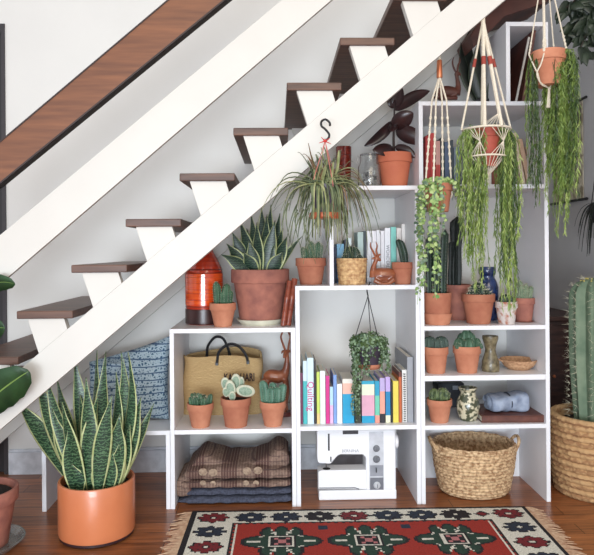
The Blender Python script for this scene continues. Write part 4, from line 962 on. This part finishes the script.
bm = B(); fronds(bm, 34, (w_(498), w_(516)), (-.06, .06), (0, 0), hp, (.45, .72), .034, 190, .35, (0, 0, 1, 2)); fronds(bm, 11, (w_(501), w_(511)), (-.05, .04), (0, 0), hp, (.70, .86), .032, 150, .3, (0, 1))
tag(obj('right_fronds', bm, [G['rhip'], G['rhip2'], G['rhipd']], e), kind='stuff')
bm = B(); fronds(bm, 30, (w_(466), w_(510)), (-.07, .07), (0, 0), hp, (.05, .16), .03, 170, .7, (0, 2), .02)
tag(obj('crown_fronds', bm, [G['rhip'], G['rhip2'], G['rhipd']], e), kind='stuff')
e = thing('macrame_hanger', 'long cream cord hanger with red bands and a netted rope basket', 'plant hanger', c0)
top = q(483, 20); rz = q(487, 130).z; RR = 23.5*s
att = [Vector((q(461.5, 130).x, .0, rz)), Vector((q(511, 130).x, 0, rz)), Vector((q(478, 130).x, -RR*.9, rz-.0)), Vector((q(494, 130).x, -RR*.95, rz)), Vector((q(488, 130).x, RR*.9, rz))]
for i, a_ in enumerate(att):
    o = B(); thick_ = i in (2, 3); bead_rope(o, top, a_, .0085 if thick_ else .0048); so = obj('rope_strand', o, ROPE, e)
    if i < 4: obj('red_band', tube(B(), [top.lerp(a_, .355), top.lerp(a_, .43)], .0105 if thick_ else .0074, 10), mat('rust_band', (158, 62, 48), .7), so)
obj('rope_bundle', tube(B(), [q(482.5, -30), q(482.7, 0), q(483, 22), q(484, 34)], [.009, .009, .010, .007], 10), ROPE, e)
bm = B(); rc = (q(486.5, 130).x, 0, rz); ring(bm, rc, RR, .0048); obj('upper_ring', bm, ROPE, e)
bm = B(); rl = (q(487, 157).x, 0, q(487, 157).z); ring(bm, rl, 18*s, .0042); obj('lower_ring', bm, ROPE, e)
bm = B(); n_ = 26
for i in range(n_):
    a = 2*PI*i/n_; grp = round(a/(2*PI/5))*(2*PI/5)
    p_ = Vector((rc[0]+RR*math.cos(a), RR*math.sin(a), rz)); m_ = Vector((rc[0]+20*s*math.cos(grp+.3), 20*s*math.sin(grp+.3), (rz+rl[2])/2)); l_ = Vector((rl[0]+18*s*math.cos(a), 18*s*math.sin(a), rl[2]))
    tube(bm, [p_, m_, l_, Vector((rl[0], 0, q(487, 177).z))], .0018, 4)
    if i % 2 == 0:
        gg = att[3]; 
for i in range(8):
    a = -PI/2+(i-3.5)*.16; tube(bm, [top.lerp(att[3], .88), Vector((rc[0]+RR*math.cos(a), RR*math.sin(a), rz))], .0013, 4)
ball(bm, (rl[0], 0, q(487, 178).z), .009); obj('rope_net', bm, ROPE, e)
# --- macrame three: right hand pot with big cascade
Y = 2.84; s = S(Y)
c0 = P(549, 86, Y); q = lambda x, y, dy=0: P(x, y, Y+dy)-c0
e = thing('hanging_plant', 'terracotta pot with a thick cascade of green fronds at upper right', 'hanging plant', c0)
hp = q(549, 52).z; pot(e, 17*s, 12.5*s, hp, TERRA3, rim=.28)
w_ = lambda x: q(x, 60).x
bm = B(); fronds(bm, 60, (w_(546), w_(573)), (-.07, .07), (w_(552), 0), hp, (.45, .68), .036, 190, .42, (0, 0, 1, 2)); fronds(bm, 12, (w_(551), w_(568)), (-.04, .04), (w_(556), 0), hp, (.68, .84), .032, 120, .35, (0, 1))
tag(obj('right_fronds', bm, [G['rhip'], G['rhip2'], G['rhipd']], e), kind='stuff')
bm = B(); fronds(bm, 11, (w_(528), w_(537)), (-.05, .05), (w_(536), 0), hp-.01, (.35, .62), .03, 150, .3, (0, 2)); fronds(bm, 4, (w_(533), w_(537)), (-.03, .03), (w_(536), 0), hp-.01, (.6, .7), .028, 110, .25, (0, 2))
tag(obj('left_fronds', bm, [G['rhip'], G['rhip2'], G['rhipd']], e), kind='stuff')
bm = B(); fronds(bm, 16, (w_(552), w_(568)), (-.08, .0), (w_(552), 0), hp, (.08, .2), .028, 170, .8, (0, 2), .015)
tag(obj('crown_fronds', bm, [G['rhip'], G['rhip2'], G['rhipd']], e), kind='stuff')
e = thing('macrame_hanger', 'cream rope hanger at far right holding the pot with the thick cascade', 'plant hanger', c0)
for (xt, yt, xb, yb, dy, r_, kn) in ((540, -12, 529, 55, .0, .003, [(.8, 1, 4)]), (543.5, -12, 544.5, 52, -.055, .0062, [(.8, 1, 3)]), (548.5, -12, 554, 50, .05, .003, [(.9, 1, 2)]), (552, -12, 566.5, 50, .0, .0036, [(.75, 1, 4)])):
    o = B(); bead_rope(o, q(xt, yt), q(xb, yb, dy), r_, kn, r_*1.6); obj('rope_strand', o, ROPE, e)
obj('rope_bundle', tube(B(), [q(547, -40), q(546, -10)], .012, 8), ROPE, e)
bm = B()
for pts in ([q(529, 55), q(534, 66, -.05), q(538, 74, -.06)], [q(544.5, 52, -.055), q(541, 64, -.07), q(537, 73, -.062), q(540, 82, -.045), q(549, 88, 0)], [q(566.5, 50), q(560, 72, -.04), q(549, 88, 0)], [q(554, 50, .05), q(552, 75, .05), q(549, 88, 0)], [q(538, 74, -.06), q(541, 84, -.04), q(549, 88)]): tube(bm, pts, .0032, 6, sm=4)
obj('cradle_cords', bm, ROPE, e); bm = B(); ball(bm, q(549, 88.5), .009); tube(bm, [q(549, 89), q(548, 108)], [.006, .011], 7); obj('tassel', bm, ROPE, e)
# ================================================================ things standing low and on the floor
# cushion
Y = 3.40; s = S(Y)
def cush_mat():
    m = mat('cushion_print', (92, 120, 146), .9, (176, 196, 206), 30); nt = m.node_tree; n = nt.nodes; l = nt.links
    tc = [x for x in n if x.type == 'TEX_COORD'][0]; b = n['Principled BSDF']
    wv = n.new('ShaderNodeTexWave'); wv.bands_direction = 'Z'; wv.inputs['Scale'].default_value = 9; wv.inputs['Distortion'].default_value = 2.0; wv.inputs['Detail Scale'].default_value = 1; l.new(tc.outputs['Object'], wv.inputs['Vector'])
    vo = n.new('ShaderNodeTexVoronoi'); vo.inputs['Scale'].default_value = 64; vo.feature = 'DISTANCE_TO_EDGE'; l.new(tc.outputs['Object'], vo.inputs['Vector'])
    rp = n.new('ShaderNodeValToRGB'); rp.color_ramp.elements[0].position = .1; rp.color_ramp.elements[1].position = .28; rp.color_ramp.elements[0].color = lin((176, 194, 204)); rp.color_ramp.elements[1].color = lin((58, 92, 120)); l.new(vo.outputs['Distance'], rp.inputs['Fac'])
    r2 = n.new('ShaderNodeValToRGB'); r2.color_ramp.elements[0].position = .03; r2.color_ramp.elements[1].position = .12; r2.color_ramp.elements[0].color = (1, 1, 1, 1); r2.color_ramp.elements[1].color = (0, 0, 0, 1); l.new(wv.outputs['Fac'], r2.inputs['Fac'])
    mx = n.new('ShaderNodeMix'); mx.data_type = 'RGBA'; l.new(r2.outputs['Color'], mx.inputs['Factor']); l.new(rp.outputs['Color'], mx.inputs['A']); mx.inputs['B'].default_value = lin((66, 92, 124)); l.new(mx.outputs['Result'], b.inputs['Base Color']); return m
e = thing('cushion', 'blue and white patterned cushion leaning beside the low shelf unit, behind the snake plant', 'cushion', (PX(127, Y, Z1), Y, Z1+.004))
xl, xr = q_ = PX(86, Y, Z1)-e.location.x, PX(168.5, Y, Z1+.2)-e.location.x
hl, hr = up(362, Y, Z1), up(337, Y, Z1)
bm = B(); N = 26; fr = [[None]*(N+1) for _ in range(N+1)]; bk_ = [[None]*(N+1) for _ in range(N+1)]
for i in range(N+1):
    for j in range(N+1):
        u, v = i/N, j/N; edge = (4*u*(1-u)*4*v*(1-v))**.36; th = .085*edge
        px_, pz_ = 2*u-1, 2*v-1; cx_ = px_*(1-.05*(1-pz_*pz_)*abs(px_)**6); cz_ = pz_*(1-.05*(1-px_*px_)*abs(pz_)**6)
        x = xl+(xr-xl)*(cx_+1)/2; z = (cz_+1)/2*(hl+(hr-hl)*(cx_+1)/2)
        if u < .5: z = min(z, hl*1.0) if v < 1 else z
        f_ = .011*math.sin(11*u+14*v)*edge+.008*math.sin(20*v-6*u)*edge+.012*math.exp(-((v-.62-.35*(u-.5))/.045)**2)*edge*-1
        lean = .10*(z/.45)
        fr[i][j] = bm.verts.new((x, lean-th+f_, z)); bk_[i][j] = fr[i][j] if i in (0, N) or j in (0, N) else bm.verts.new((x, lean+th, z))
for i in range(N):
    for j in range(N):
        face(bm, [fr[i][j], fr[i+1][j], fr[i+1][j+1], fr[i][j+1]]); face(bm, [bk_[i][j], bk_[i][j+1], bk_[i+1][j+1], bk_[i+1][j]])
obj('cushion_cover', bm, cush_mat(), e)
# folded blankets
def slab(bm, x0, x1, y0, y1, z0, zf, mi=0, nx=40, ny=10, drop=0):
    """soft folded cloth: zf(u)= top height"""
    rows = []
    for i in range(nx+1):
        u = i/nx; x = x0+(x1-x0)*u; zt = zf(u); ring = []; n = 28; er = min(1, min(u, 1-u)/.045+.001)**.5
        for k in range(n):
            a = 2*PI*k/n; cc, ss = math.cos(a), math.sin(a)
            yy = (y0+y1)/2+(y1-y0)/2*math.copysign(abs(cc)**.35, cc)*(.96+.04*er); h = (zt-z0)/2; zc = z0+h
            ring.append(bm.verts.new((x, yy+.004*math.sin(x*60+a*2), zc+h*math.copysign(abs(ss)**.5, ss)*(.55+.45*er)+.0015*math.sin(x*90+k))))
        rows.append(ring)
    for a_, b_ in zip(rows, rows[1:]):
        for k in range(28): face(bm, [a_[k], a_[(k+1) % 28], b_[(k+1) % 28], b_[k]], mi)
    face(bm, rows[0], mi); face(bm, rows[-1], mi)
Y = 3.24; X0, X1 = PX(186, Y, .05), PX(291.5, Y, .05)
e = thing('folded_blanket', 'dark blue grey blanket folded flat on the floor beneath the brown one', 'blanket', (0, 0, 0))
bm = B(); slab(bm, X0, X1, Y, Y+.40, .001, lambda u: .04+.002*math.sin(u*7)); slab(bm, X0+.002, X1, Y+.004, Y+.40, .041, lambda u: .078+.003*math.sin(u*6)); slab(bm, PX(176, Y, 0), X0+.03, Y+.03, Y+.3, .001, lambda u: .01+.035*u)
obj('folded_layer', bm, mat('blue_grey_wool', (78, 82, 98), .95, (56, 58, 72), 90, bump=.7), e)
def plaid_mat():
    m = mat('brown_plaid', (138, 112, 98), .95, (100, 80, 72), 70, bump=.7); nt = m.node_tree; n = nt.nodes; l = nt.links; b = n['Principled BSDF']; rp = [x for x in n if x.type == 'VALTORGB'][0]
    tc = [x for x in n if x.type == 'TEX_COORD'][0]; last = rp.outputs['Color']
    def stripes(axis, scale, lo, c_, dist=.3):
        nonlocal last
        w_ = n.new('ShaderNodeTexWave'); w_.bands_direction = axis; w_.inputs['Scale'].default_value = scale; w_.inputs['Distortion'].default_value = dist; l.new(tc.outputs['Object'], w_.inputs['Vector'])
        r_ = n.new('ShaderNodeValToRGB'); r_.color_ramp.elements[0].position = lo; r_.color_ramp.elements[1].position = lo+.08; r_.color_ramp.elements[0].color = (0, 0, 0, 1); r_.color_ramp.elements[1].color = (1, 1, 1, 1); l.new(w_.outputs['Fac'], r_.inputs['Fac'])
        m_ = n.new('ShaderNodeMix'); m_.data_type = 'RGBA'; l.new(r_.outputs['Color'], m_.inputs['Factor']); l.new(last, m_.inputs['A']); m_.inputs['B'].default_value = lin(c_); last = m_.outputs['Result']
    stripes('X', 1.9, .5, (88, 62, 56)); stripes('X', 22, .93, (160, 136, 118)); stripes('Z', 12, .94, (84, 64, 60))
    l.new(last, b.inputs['Base Color']); return m
e = thing('folded_blanket', 'brown plaid woven blanket with pale circles, folded on top of the blue grey one', 'blanket', (0, 0, 0))
XA_ = PX(181, Y, .1)
PM = plaid_mat()
bm = B(); slab(bm, XA_, X1-.004, Y-.012, Y+.40, .082, lambda u: .118+.006*math.sin(u*5+1)+.006*u)
slab(bm, XA_+.02, X1-.002, Y-.008, Y+.36, .122, lambda u: .178+.012*math.sin(u*4))
topf = lambda u: .236-.048*math.sin(PI*min(1, max(0, (u-.12)/.75)))**1.2+.022*math.exp(-((u-.9)/.08)**2)-.04*math.exp(-(u/.06)**2)
slab(bm, XA_+.045, X1-.01, Y+.05, Y+.33, .155, topf)
slab(bm, PX(176, Y, .1), XA_+.05, Y+.01, Y+.3, .03, lambda u: .12+.05*u)
obj('folded_layer', bm, PM, e)
for (x, y) in ((203, 472), (213, 472.5), (247, 471), (258, 470.5), (246, 483), (256, 483), (203, 483), (213, 483.5)):
    p = P(x, y, Y-.012); obj('woven_circle', ball(B(), p, .019 if y < 480 else .013, 16, 8, sc=(1.15, .12, 1)), mat('pale_wool', (172, 150, 128), .95, (130, 108, 92), 70), e)
# sewing machine
Y = 3.27; s = S(Y); e = base('sewing_machine', 'white sewing machine with grey control panel on the floor under the books', 'sewing machine', 357.5, .0005, Y)
q = lambda x, y: (PX(x, Y, .2)-e.location.x, P(x, y, Y).z)
MW = mat('machine_white', (238, 238, 240), .3, (234, 234, 236), 4); DT = .15
zf = lambda y: P(357, y, Y).z
obj('base_plate', bx(q(318.6, 495)[0], q(396.4, 495)[0], 0, DT, 0, zf(490.5)), MW, e, False, .006)
bm = prism(B(), [q(318.2, 490), q(318.2, 472.5), q(322, 471.2), q(367, 470.5), q(367, 490)], .008, .10); obj('free_arm', bm, MW, e, False, .005)
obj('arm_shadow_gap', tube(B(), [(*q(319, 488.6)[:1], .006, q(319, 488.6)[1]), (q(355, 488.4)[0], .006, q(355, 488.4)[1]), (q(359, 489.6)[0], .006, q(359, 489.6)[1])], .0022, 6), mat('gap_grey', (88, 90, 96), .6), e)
pl = [q(317.2, 431), q(396, 430), q(396, 490.4), q(366, 490.4), q(366, 458), q(363, 455.2), q(341, 455), q(337.6, 456.5), q(331.5, 463.6), q(330, 464.6), q(318.5, 463.8), q(317.2, 460)]
pl = [(x, min(z, Z3m-TK-.004)) for x, z in pl]
obj('body', prism(B(), pl[::-1], .004, DT-.01), MW, e, False, .007, seg=3)
def plate(nm, x0, y0, x1, y1, m, d=.0015, parent=e, b=.001): return obj(nm, bx(q(x0, y0)[0], q(x1, y0)[0], .004-d, .006, q(x0, y1)[1], min(q(x0, y0)[1], Z3m-TK-.006)), m, parent, False, b)
pg = plate('control_panel', 369.4, 432, 383.8, 490.6, mat('panel_grey', (206, 208, 214), .4))
plate('lower_panel', 370, 478, 383.3, 490, mat('panel_dark', (120, 122, 130), .4), .003, pg); plate('lever_panel', 370, 465.5, 383.3, 476.5, mat('panel_mid', (150, 152, 160), .4), .003, pg)
plate('display', 343, 431, 358.5, 434.6, mat('display_dark', (44, 42, 48), .3)); plate('thread_slot', 328.1, 434, 329.9, 451, mat('display_dark', (44, 42, 48), .3)); plate('thread_guide', 330.3, 457, 331.6, 462, mat('display_dark', (44, 42, 48), .3))
RX = Matrix.Rotation(PI/2, 4, 'X')
for x, y, r_, c_ in ((376.5, 448.5, 3.4, (120, 122, 128)), (376.5, 459.2, 3.6, (112, 114, 120)), (376.8, 485.3, 3.5, (206, 208, 212))):
    p = q(x, y); o = obj('dial', lathe(B(), [(0, 0), (r_*s, 0), (r_*s, .006), (r_*.7*s, .009), (r_*.66*s, .016), (0, .017)], 24, mx=Matrix.Translation((p[0], .003, p[1])) @ RX), mat('dial_%d' % c_[0], c_, .35), e)
    obj('dial_mark', bx(p[0]-.0012, p[0]+.0012, -.0155, -.0135, p[1]-r_*.5*s, p[1]+r_*.5*s), mat('dial_mark', (60, 60, 66), .4), o, False)
p = q(376, 470); obj('lever', bx(p[0]-.002, p[0]+.002, -.012, .002, p[1]-.010, p[1]+.012), BLACK, e, False, .001)
p = q(397.6, 445); obj('hand_wheel', lathe(B(), [(0, -.012), (6.6*s, -.012), (7.3*s, -.006), (7.3*s, .008), (6.5*s, .013), (0, .013)], 32, mx=Matrix.Translation((p[0], .07, p[1])) @ Matrix.Rotation(PI/2, 4, 'Y')), MW, e)
p0, p1 = q(327, 464), q(327, 473.5); obj('needle_bar', tube(B(), [(p0[0], .05, p0[1]+.01), (p0[0], .05, p1[1])], .0035, 8), mat('steel_wire', (170, 168, 164), .3, metal=1), e)
bm = B(); box(bm, p0[0]-.011, p0[0]+.008, .038, .056, p0[1]-.012, p0[1]-.002); obj('presser_clamp', bm, BLACK, e, bevel=.002)
obj('presser_foot', lathe(B(), [(0, 0), (3.9*s, 0), (3.9*s, .004), (0, .006)], 20, 0, (p1[0], .035, q(327, 472)[1]+.001)), BLACK, e)
text('maker_name', 'BERNINA', .021, mat('panel_mid', (150, 152, 160), .4), e, (q(350.5, 451.3)[0], .0035, q(350.5, 451.3)[1]), ext=.0004)
# seagrass basket
Y = 3.375; s = S(Y); e = base('seagrass_basket', 'round woven seagrass basket with two loop handles under the tall unit', 'basket', 474, .0008, Y)
h = .245; n = 30; bm = B()
rg = weave_bowl(bm, [(.160, 0), (.178, .02), (.200, .13), (.213, h)], 15, n, .010); r2 = weave_bowl(bm, [(.203, h), (.190, .13), (.165, .012)], 12, n, .005, 0, 2)
n_ = len(rg[0])
for i in range(n_): face(bm, [rg[-1][i], rg[-1][(i+1) % n_], r2[0][(i+1) % n_], r2[0][i]])
face(bm, rg[0]); face(bm, r2[-1]); obj('woven_body', bm, SEA, e)
bm = B()
for k in range(2): tube(bm, [Vector(((.208+.004*math.sin(9*a+k*PI))*math.cos(a), (.208+.004*math.sin(9*a+k*PI))*math.sin(a), h+.004+.004*math.cos(9*a+k*PI))) for a in [2*PI*i/120 for i in range(121)]], .006, 6)
obj('rim_braid', bm, SEA, e)
for o_ in e.children: o_.scale = (1, .86, 1)
for sx in (-1, 1): obj('handle', tube(B(), [(sx*.202, -.05, h-.03), (sx*.222, -.045, h+.012), (sx*.232, 0, h+.034), (sx*.222, .045, h+.012), (sx*.202, .05, h-.03)], .0085, 8, sm=6), SEA, e)
# large coiled basket with tall cactus
Y = 3.34; s = S(Y); e = base('coiled_basket', 'large coarse coiled basket at right edge holding the tall cactus', 'basket', 597, .0008, Y)
RB = .222; h = .405; bm = B(); prof = []; 
rows = 15
for i in range(rows*6+1):
    t = i/(rows*6); zz = h*t; r_ = RB*(.90+.10*math.sin(PI*min(1, t*1.25)*.5+0)+.03*math.sin(PI*t)); f_ = (i % 6)/6; prof.append((r_+.010*math.sin(PI*f_), zz))
pr = [(0, 0)]+prof+[(RB*.93, h), (RB*.88, h*.8), (0, h*.8)]
lathe(bm, pr, 150, 0, rfun=lambda t, z: 1+.012*math.sin(46*t+z*90)+.008*math.sin(17*t+z*33))
obj('coiled_wall', bm, wave_mat('coiled_grass', (190, 152, 108), (156, 116, 80), 7, 'Z', 4, .9, (.5, .95), bump=.8, dscale=5), e)
obj('soil', lathe(B(), [(0, h*.86), (RB*.9, h*.86)], 30), SOIL, e)
e = thing('tall_cactus', 'tall ribbed columnar cactus with long spines in the large coiled basket', 'cactus', (PX(598, Y, .4), Y, h*.86+.002))
hc = P(592, 277, Y).z-e.location.z; bm = B(); bs = B()
BIG = mat('big_cactus', (122, 138, 114), .7, (88, 110, 88), 12, contrast=(.3, .7))
cactus(bm, (-.03, -.01, 0), hc, .098, 9, .17, (.0, 0), top=.14, n=26, seg=72); col_spines(bs, (-.03, -.01, 0), hc, .098, 9, .17, .04, .034, per=5, top=.14, w=.0009)
cactus(bm, (.10, -.03, 0), hc*.66, .062, 8, .17, (.03, 0), top=.16, n=18, seg=64); col_spines(bs, (.10, -.03, 0), hc*.66, .062, 8, .17, .035, .036, (.03, 0), per=4, top=.16)
obj('cactus_column', bm, BIG, e); obj('spines', bs, SPINE, e)
bm = B()
for j in range(9):
    a = 2*PI*j/9
    for zz, rr in ((hc*.975, .055), (hc*.99, .03), (hc*.94, .08)): ball(bm, (-.03+rr*math.cos(a), -.01+rr*math.sin(a), zz), .005, 6, 4)
obj('areoles', bm, mat('yellow_areole', (206, 190, 110), .8), e)
# planter with snake plant
c0 = FL(97.3, 533.5); Y = c0.y; s = S(Y)
e = thing('potted_snake_plant', 'large snake plant with yellow edged leaves in an orange cylinder planter on the floor', 'potted plant', (c0.x, c0.y, .001))
Rp = 36.8*s; hp = .250
obj('saucer', lathe(B(), [(0, 0), (Rp*.9, 0), (Rp*.97, .006), (Rp*.97, .016), (0, .016)], 48), mat('dark_saucer', (52, 30, 34), .4), e)
obj('pot', lathe(B(), [(0, .012), (Rp*.93, .012), (Rp*.985, .018), (Rp, .03), (Rp, hp-.006), (Rp*.985, hp), (Rp*.93, hp), (Rp*.91, hp-.01), (Rp*.9, hp*.82), (0, hp*.82)], 64), GLAZE, e)
obj('soil', lathe(B(), [(0, hp*.87), (Rp*.9, hp*.85)], 36), SOIL, e)
bm = B(); Wb = .062
def sb(xb, dyb, xt, yt, dyt, W=.062, bow=0, side=None):
    b0_ = P(xb, 490, Y+dyb)-e.location; b0_.z = hp*.84; t_ = P(xt, yt, Y+dyt)-e.location; sword(bm, b0_, t_, W*1.22, side, bow, n=12)
for a_ in ((74, .03, 15.5, 399, .02, .085, -.06), (78, .0, 37, 376, -.02, .075, -.08), (82, -.03, 45, 371, -.05, .05, -.05), (84, .04, 57, 379, .06, .06, -.03), (90, .05, 74, 352, .08, .066, 0),
    (88, -.05, 86, 377, -.07, .07, .02), (97, .06, 97, 350, .14, .055, -.02), (100, .03, 106, 351, .05, .058, -.03), (106, .04, 121, 351, .0, .062, .14), (108, .0, 128, 352, -.04, .06, .16), (112, .05, 136.5, 384, .06, .05, .02),
    (116, .0, 141, 397, -.02, .066, .03), (121, .03, 154, 403, .04, .036, .04), (112, -.07, 120, 414, -.10, .078, -.02), (114, -.06, 119, 444, -.09, .07, .02), (92, -.03, 98, 396, -.06, .07, -.1), (98, -.09, 112, 395, -.13, .066, -.05),
    (84, -.05, 62, 402, -.09, .066, -.05), (80, -.02, 52, 408, -.05, .07, -.06), (104, .0, 116, 372, .02, .06, .1), (110, .05, 124, 390, .08, .06, .0), (94, .02, 92, 400, .03, .06, 0), (99, -.08, 96, 458, -.09, .045, 0), (108, -.08, 113, 452, -.09, .05, 0), (75, -.06, 68, 430, -.08, .06, -.02), (88, .02, 80, 395, .05, .07, 0), (103, -.04, 108, 412, -.05, .07, .1), (115, -.03, 130, 425, -.05, .06, .03), (80, -.06, 72, 464, -.07, .06, 0)):
    sb(*a_)
obj('leaves', bm, [G['sans'], G['edge']], e, True, solid=.003)
# fiddle leaf plant at the left edge
c0 = FL(-18, 547); Y = c0.y; s = S(Y)
e = thing('potted_fiddle_leaf', 'terracotta pot at far left edge with large glossy green fiddle leaves', 'potted plant', (c0.x, c0.y, .001))
saucer(e, 40*s, .03, mat('glass_dish', (206, 208, 204), .1, (200, 202, 200), 4, trans=.8), 0)
pot(e, 34*s, 24*s, .245, TERRA2, rim=.22, z0=.006)
obj('trunk', tube(B(), [(0, 0, .2), (.0, -.04, .5), (-.01, -.05, .95), (0, -.04, 1.25)], [.014, .012, .010, .006], 8, sm=4), mat('bark', (92, 74, 58), .8), e)
q = lambda x, y, dy=0: P(x, y, Y+dy)-e.location
bm = B()
def fiddle(a_, m_, b_, W, sd):
    pts = bez(a_, m_, b_, 16); ws = [W*.5*max(.04, (.42+.58*(i/16)**.7)*math.sin(PI*min(1, .04+.96*(i/16)))**.45*(1+.05*math.sin(i*2.2))) for i in range(17)]; ws[-1] = W*.05; leaf(bm, pts, ws, sd, .1, 0, 1, .04)
fiddle(q(-34, 424, -.02), q(-6, 392, -.08), q(29, 371, -.12), 46*s, (-.5, -.25, .8))
fiddle(q(-30, 300), q(-8, 276, -.06), q(15, 284, -.09), 22*s, (.1, -.5, 1))
fiddle(q(-26, 345, -.03), q(-10, 325, 0), q(5, 328, -.04), 26*s, (.8, -.5, .9))
fiddle(q(-30, 330, -.03), q(-50, 300, 0), q(-75, 320, -.04), 40*s, (0, -.5, 1)); fiddle(q(-26, 280), q(-35, 240, -.03), q(-30, 200, -.05), 36*s, (1, -.3, 0)); fiddle(q(-30, 420), q(-55, 400, -.03), q(-80, 420, -.05), 40*s, (.2, -.5, 1))
obj('leaves', bm, [mat('leaf_vein', (120, 150, 80), .4), G['bright']], e, solid=.0015)
# ================================================================ right background
e = thing('wall_map', 'printed paper wall hanging with dark rods on the grey side wall', 'wall hanging', (1.995, 0, 0))
def onwall(x, y):
    d = ray(x, y); return CAM+d*(1.995/d.x)
p1, p2 = onwall(573, 104), onwall(586, 97); pb = onwall(573, 201)
y_n, y_f = onwall(583.5, 150).y, p1.y+.30; zt_, zb_ = p1.z, pb.z
obj('paper', bx(-.004, -.001, y_n, y_f, zb_, zt_), mat('map_paper', (206, 196, 174), .9, (150, 138, 116), 14, contrast=(.42, .55)), e, False)
obj('printed_header', bx(-.0055, -.004, y_n+.02, y_f-.02, zt_-.16, zt_-.03), mat('map_ink', (104, 96, 90), .9), e, False)
for z in (zt_, zb_): obj('rod', tube(B(), [(-.008, y_n-.06, z), (-.008, y_f+.04, z)], .009, 8), BLACK, e)
e = thing('wooden_cabinet', 'dark brown wooden cabinet in the shadows behind the tall cactus', 'cabinet', (1.72, 4.1, .0))
CW = mat('dark_walnut', (74, 48, 42), .5, (50, 32, 30), 6, stretch=(1, 1, 6))
obj('cabinet_body', bx(-.27, .27, 0, 1.0, .06, .80), CW, e, False, .006); obj('cabinet_top', bx(-.285, .275, -.015, 1.01, .80, .83), CW, e, False, .004)
for sx in (-1, 1):
    d_ = obj('cabinet_door', bx(sx*.133-.128, sx*.133+.128, -.014, 0, .09, .77), CW, e, False, .005); obj('knob', ball(B(), (sx*.03, -.024, .45), .011), mat('copper', (196, 122, 84)), d_)
for sx in (-1, 1):
    for yy in (.04, .96): obj('leg', bx(sx*.24-.02, sx*.24+.02, yy-.02, yy+.02, 0, .06), CW, e, False)
# dark arching plant entering at the right edge
e = thing('hanging_palm', 'black green plant with thin drooping leaves at the right edge by the wall hanging', 'hanging plant', (PX(604, 3.3, 1.5), 3.3, P(604, 205, 3.3).z))
obj('pot', lathe(B(), [(0, -.09), (.055, -.09), (.075, .0), (.068, 0), (.06, -.02), (0, -.02)], 24), mat('black_pot', (44, 42, 46), .5), e)
for k in range(3): obj('cord', tube(B(), [(.072*math.cos(k*2.1), .072*math.sin(k*2.1), 0), (0, 0, .5), (0, 0, 1.4)], .0025, 5), CORD, e)
bm = B()
for i in range(90):
    a = R.uniform(0, 2*PI); L = R.uniform(.10, .2); d = Vector((math.cos(a), math.sin(a)*.8, 0)); pts = bez(Vector((0, 0, 0)), d*L*.6+Vector((0, 0, .05)), d*L*.75+Vector((0, 0, -R.uniform(.1, .27))), 8); leaf(bm, pts, [.006*(1-.8*(k/8)**2) for k in range(9)], (-d.y, d.x, 0), .3)
obj('leaves', bm, G['dark'], e, solid=.001)
# dark climbing foliage in the top right corner
o = P(603, -10, 3.25)
e = thing('climbing_plant', 'dark leafy climbing plant hanging into the top right corner', 'hanging plant', o)
bm = B(); bt = B()
for (x0_, y0_, x1_, y1_, dy) in ((603, -10, 566, 8, .0), (603, -10, 572, 32, .05), (604, 0, 580, 50, -.05), (606, 5, 596, 62, .03), (603, -12, 584, 20, .08), (604, -10, 592, 40, 0)):
    a_, b_ = P(x0_, y0_, 3.25)-o, P(x1_, y1_, 3.25+dy)-o; m_ = (a_+b_)/2+Vector((0, 0, .05)); pts = bez(a_, m_, b_, 12); tube(bt, pts, .004, 5)
    for p in pts:
        for k in range(3):
            a = R.uniform(0, 2*PI); d = Vector((math.cos(a), R.uniform(-.5, .5), math.sin(a)-.2)).normalized(); q0 = p+d*.015; L = R.uniform(.05, .085); lp = bez(q0, q0+d*L*.6+Vector((0, -.01, .01)), q0+d*L+Vector((0, -.01, -.015)), 6)
            leaf(bm, lp, [L*.36*w2 for w2 in (.3, .85, 1, .9, .7, .4, .05)], (-d.z, R.uniform(-.5, .5), d.x), .15)
obj('vines', bt, mat('dark_stem', (50, 34, 30), .6), e); tag(obj('foliage', bm, mat('climber_leaf', (48, 60, 44), .45, (28, 38, 28), 18), e, solid=.001), kind='stuff')
# ================================================================ light and camera
def area(name, loc, target, sx, sy, energy, c):
    l = bpy.data.lights.new(name, 'AREA'); l.shape = 'RECTANGLE'; l.size = sx; l.size_y = sy; l.energy = energy; l.color = c
    o = bpy.data.objects.new(name, l); col.objects.link(o); o.location = loc; o.rotation_euler = (Vector(target)-Vector(loc)).to_track_quat('-Z', 'Y').to_euler(); return o
area('window_light', (-.9, -2.9, 1.2), (0.3, 3.5, .8), 3.4, 2.0, 60, (.90, .95, 1))
area('warm_top_light', (.9, -1.2, 3.2), (0.2, 3.4, 1.3), 2.6, 1.6, 68, (1, .83, .62))  # warm area light added to tint the upper stairs and wall
lw = area('low_fill_light', (-.4, -2.9, .75), (0.2, 3.6, .75), 2.4, 1.2, 40, (.78, .89, 1)); lw.data.spread = 1.25  # added cool fill, aimed low to brighten the shelf interiors
w = bpy.data.worlds.new('World'); bpy.context.scene.world = w; w.use_nodes = True
bg = w.node_tree.nodes['Background']; bg.inputs['Color'].default_value = (.88, .935, 1, 1); bg.inputs['Strength'].default_value = .98
cam = bpy.data.cameras.new('camera'); co = bpy.data.objects.new('camera', cam); col.objects.link(co)
cam.sensor_fit = 'HORIZONTAL'; cam.sensor_width = 36; cam.lens = F/594*36; cam.shift_y = -(277.5-CY)/594; cam.clip_start = .05
m = Matrix((RC, UC, -FWD)).transposed().to_4x4(); m.translation = CAM; co.matrix_world = m
sc = bpy.context.scene; sc.camera = co
sc.view_settings.view_transform = 'Standard'; sc.view_settings.look = 'None'; sc.view_settings.exposure = -.02; sc.view_settings.gamma = 1; sc.view_settings.use_curve_mapping = False
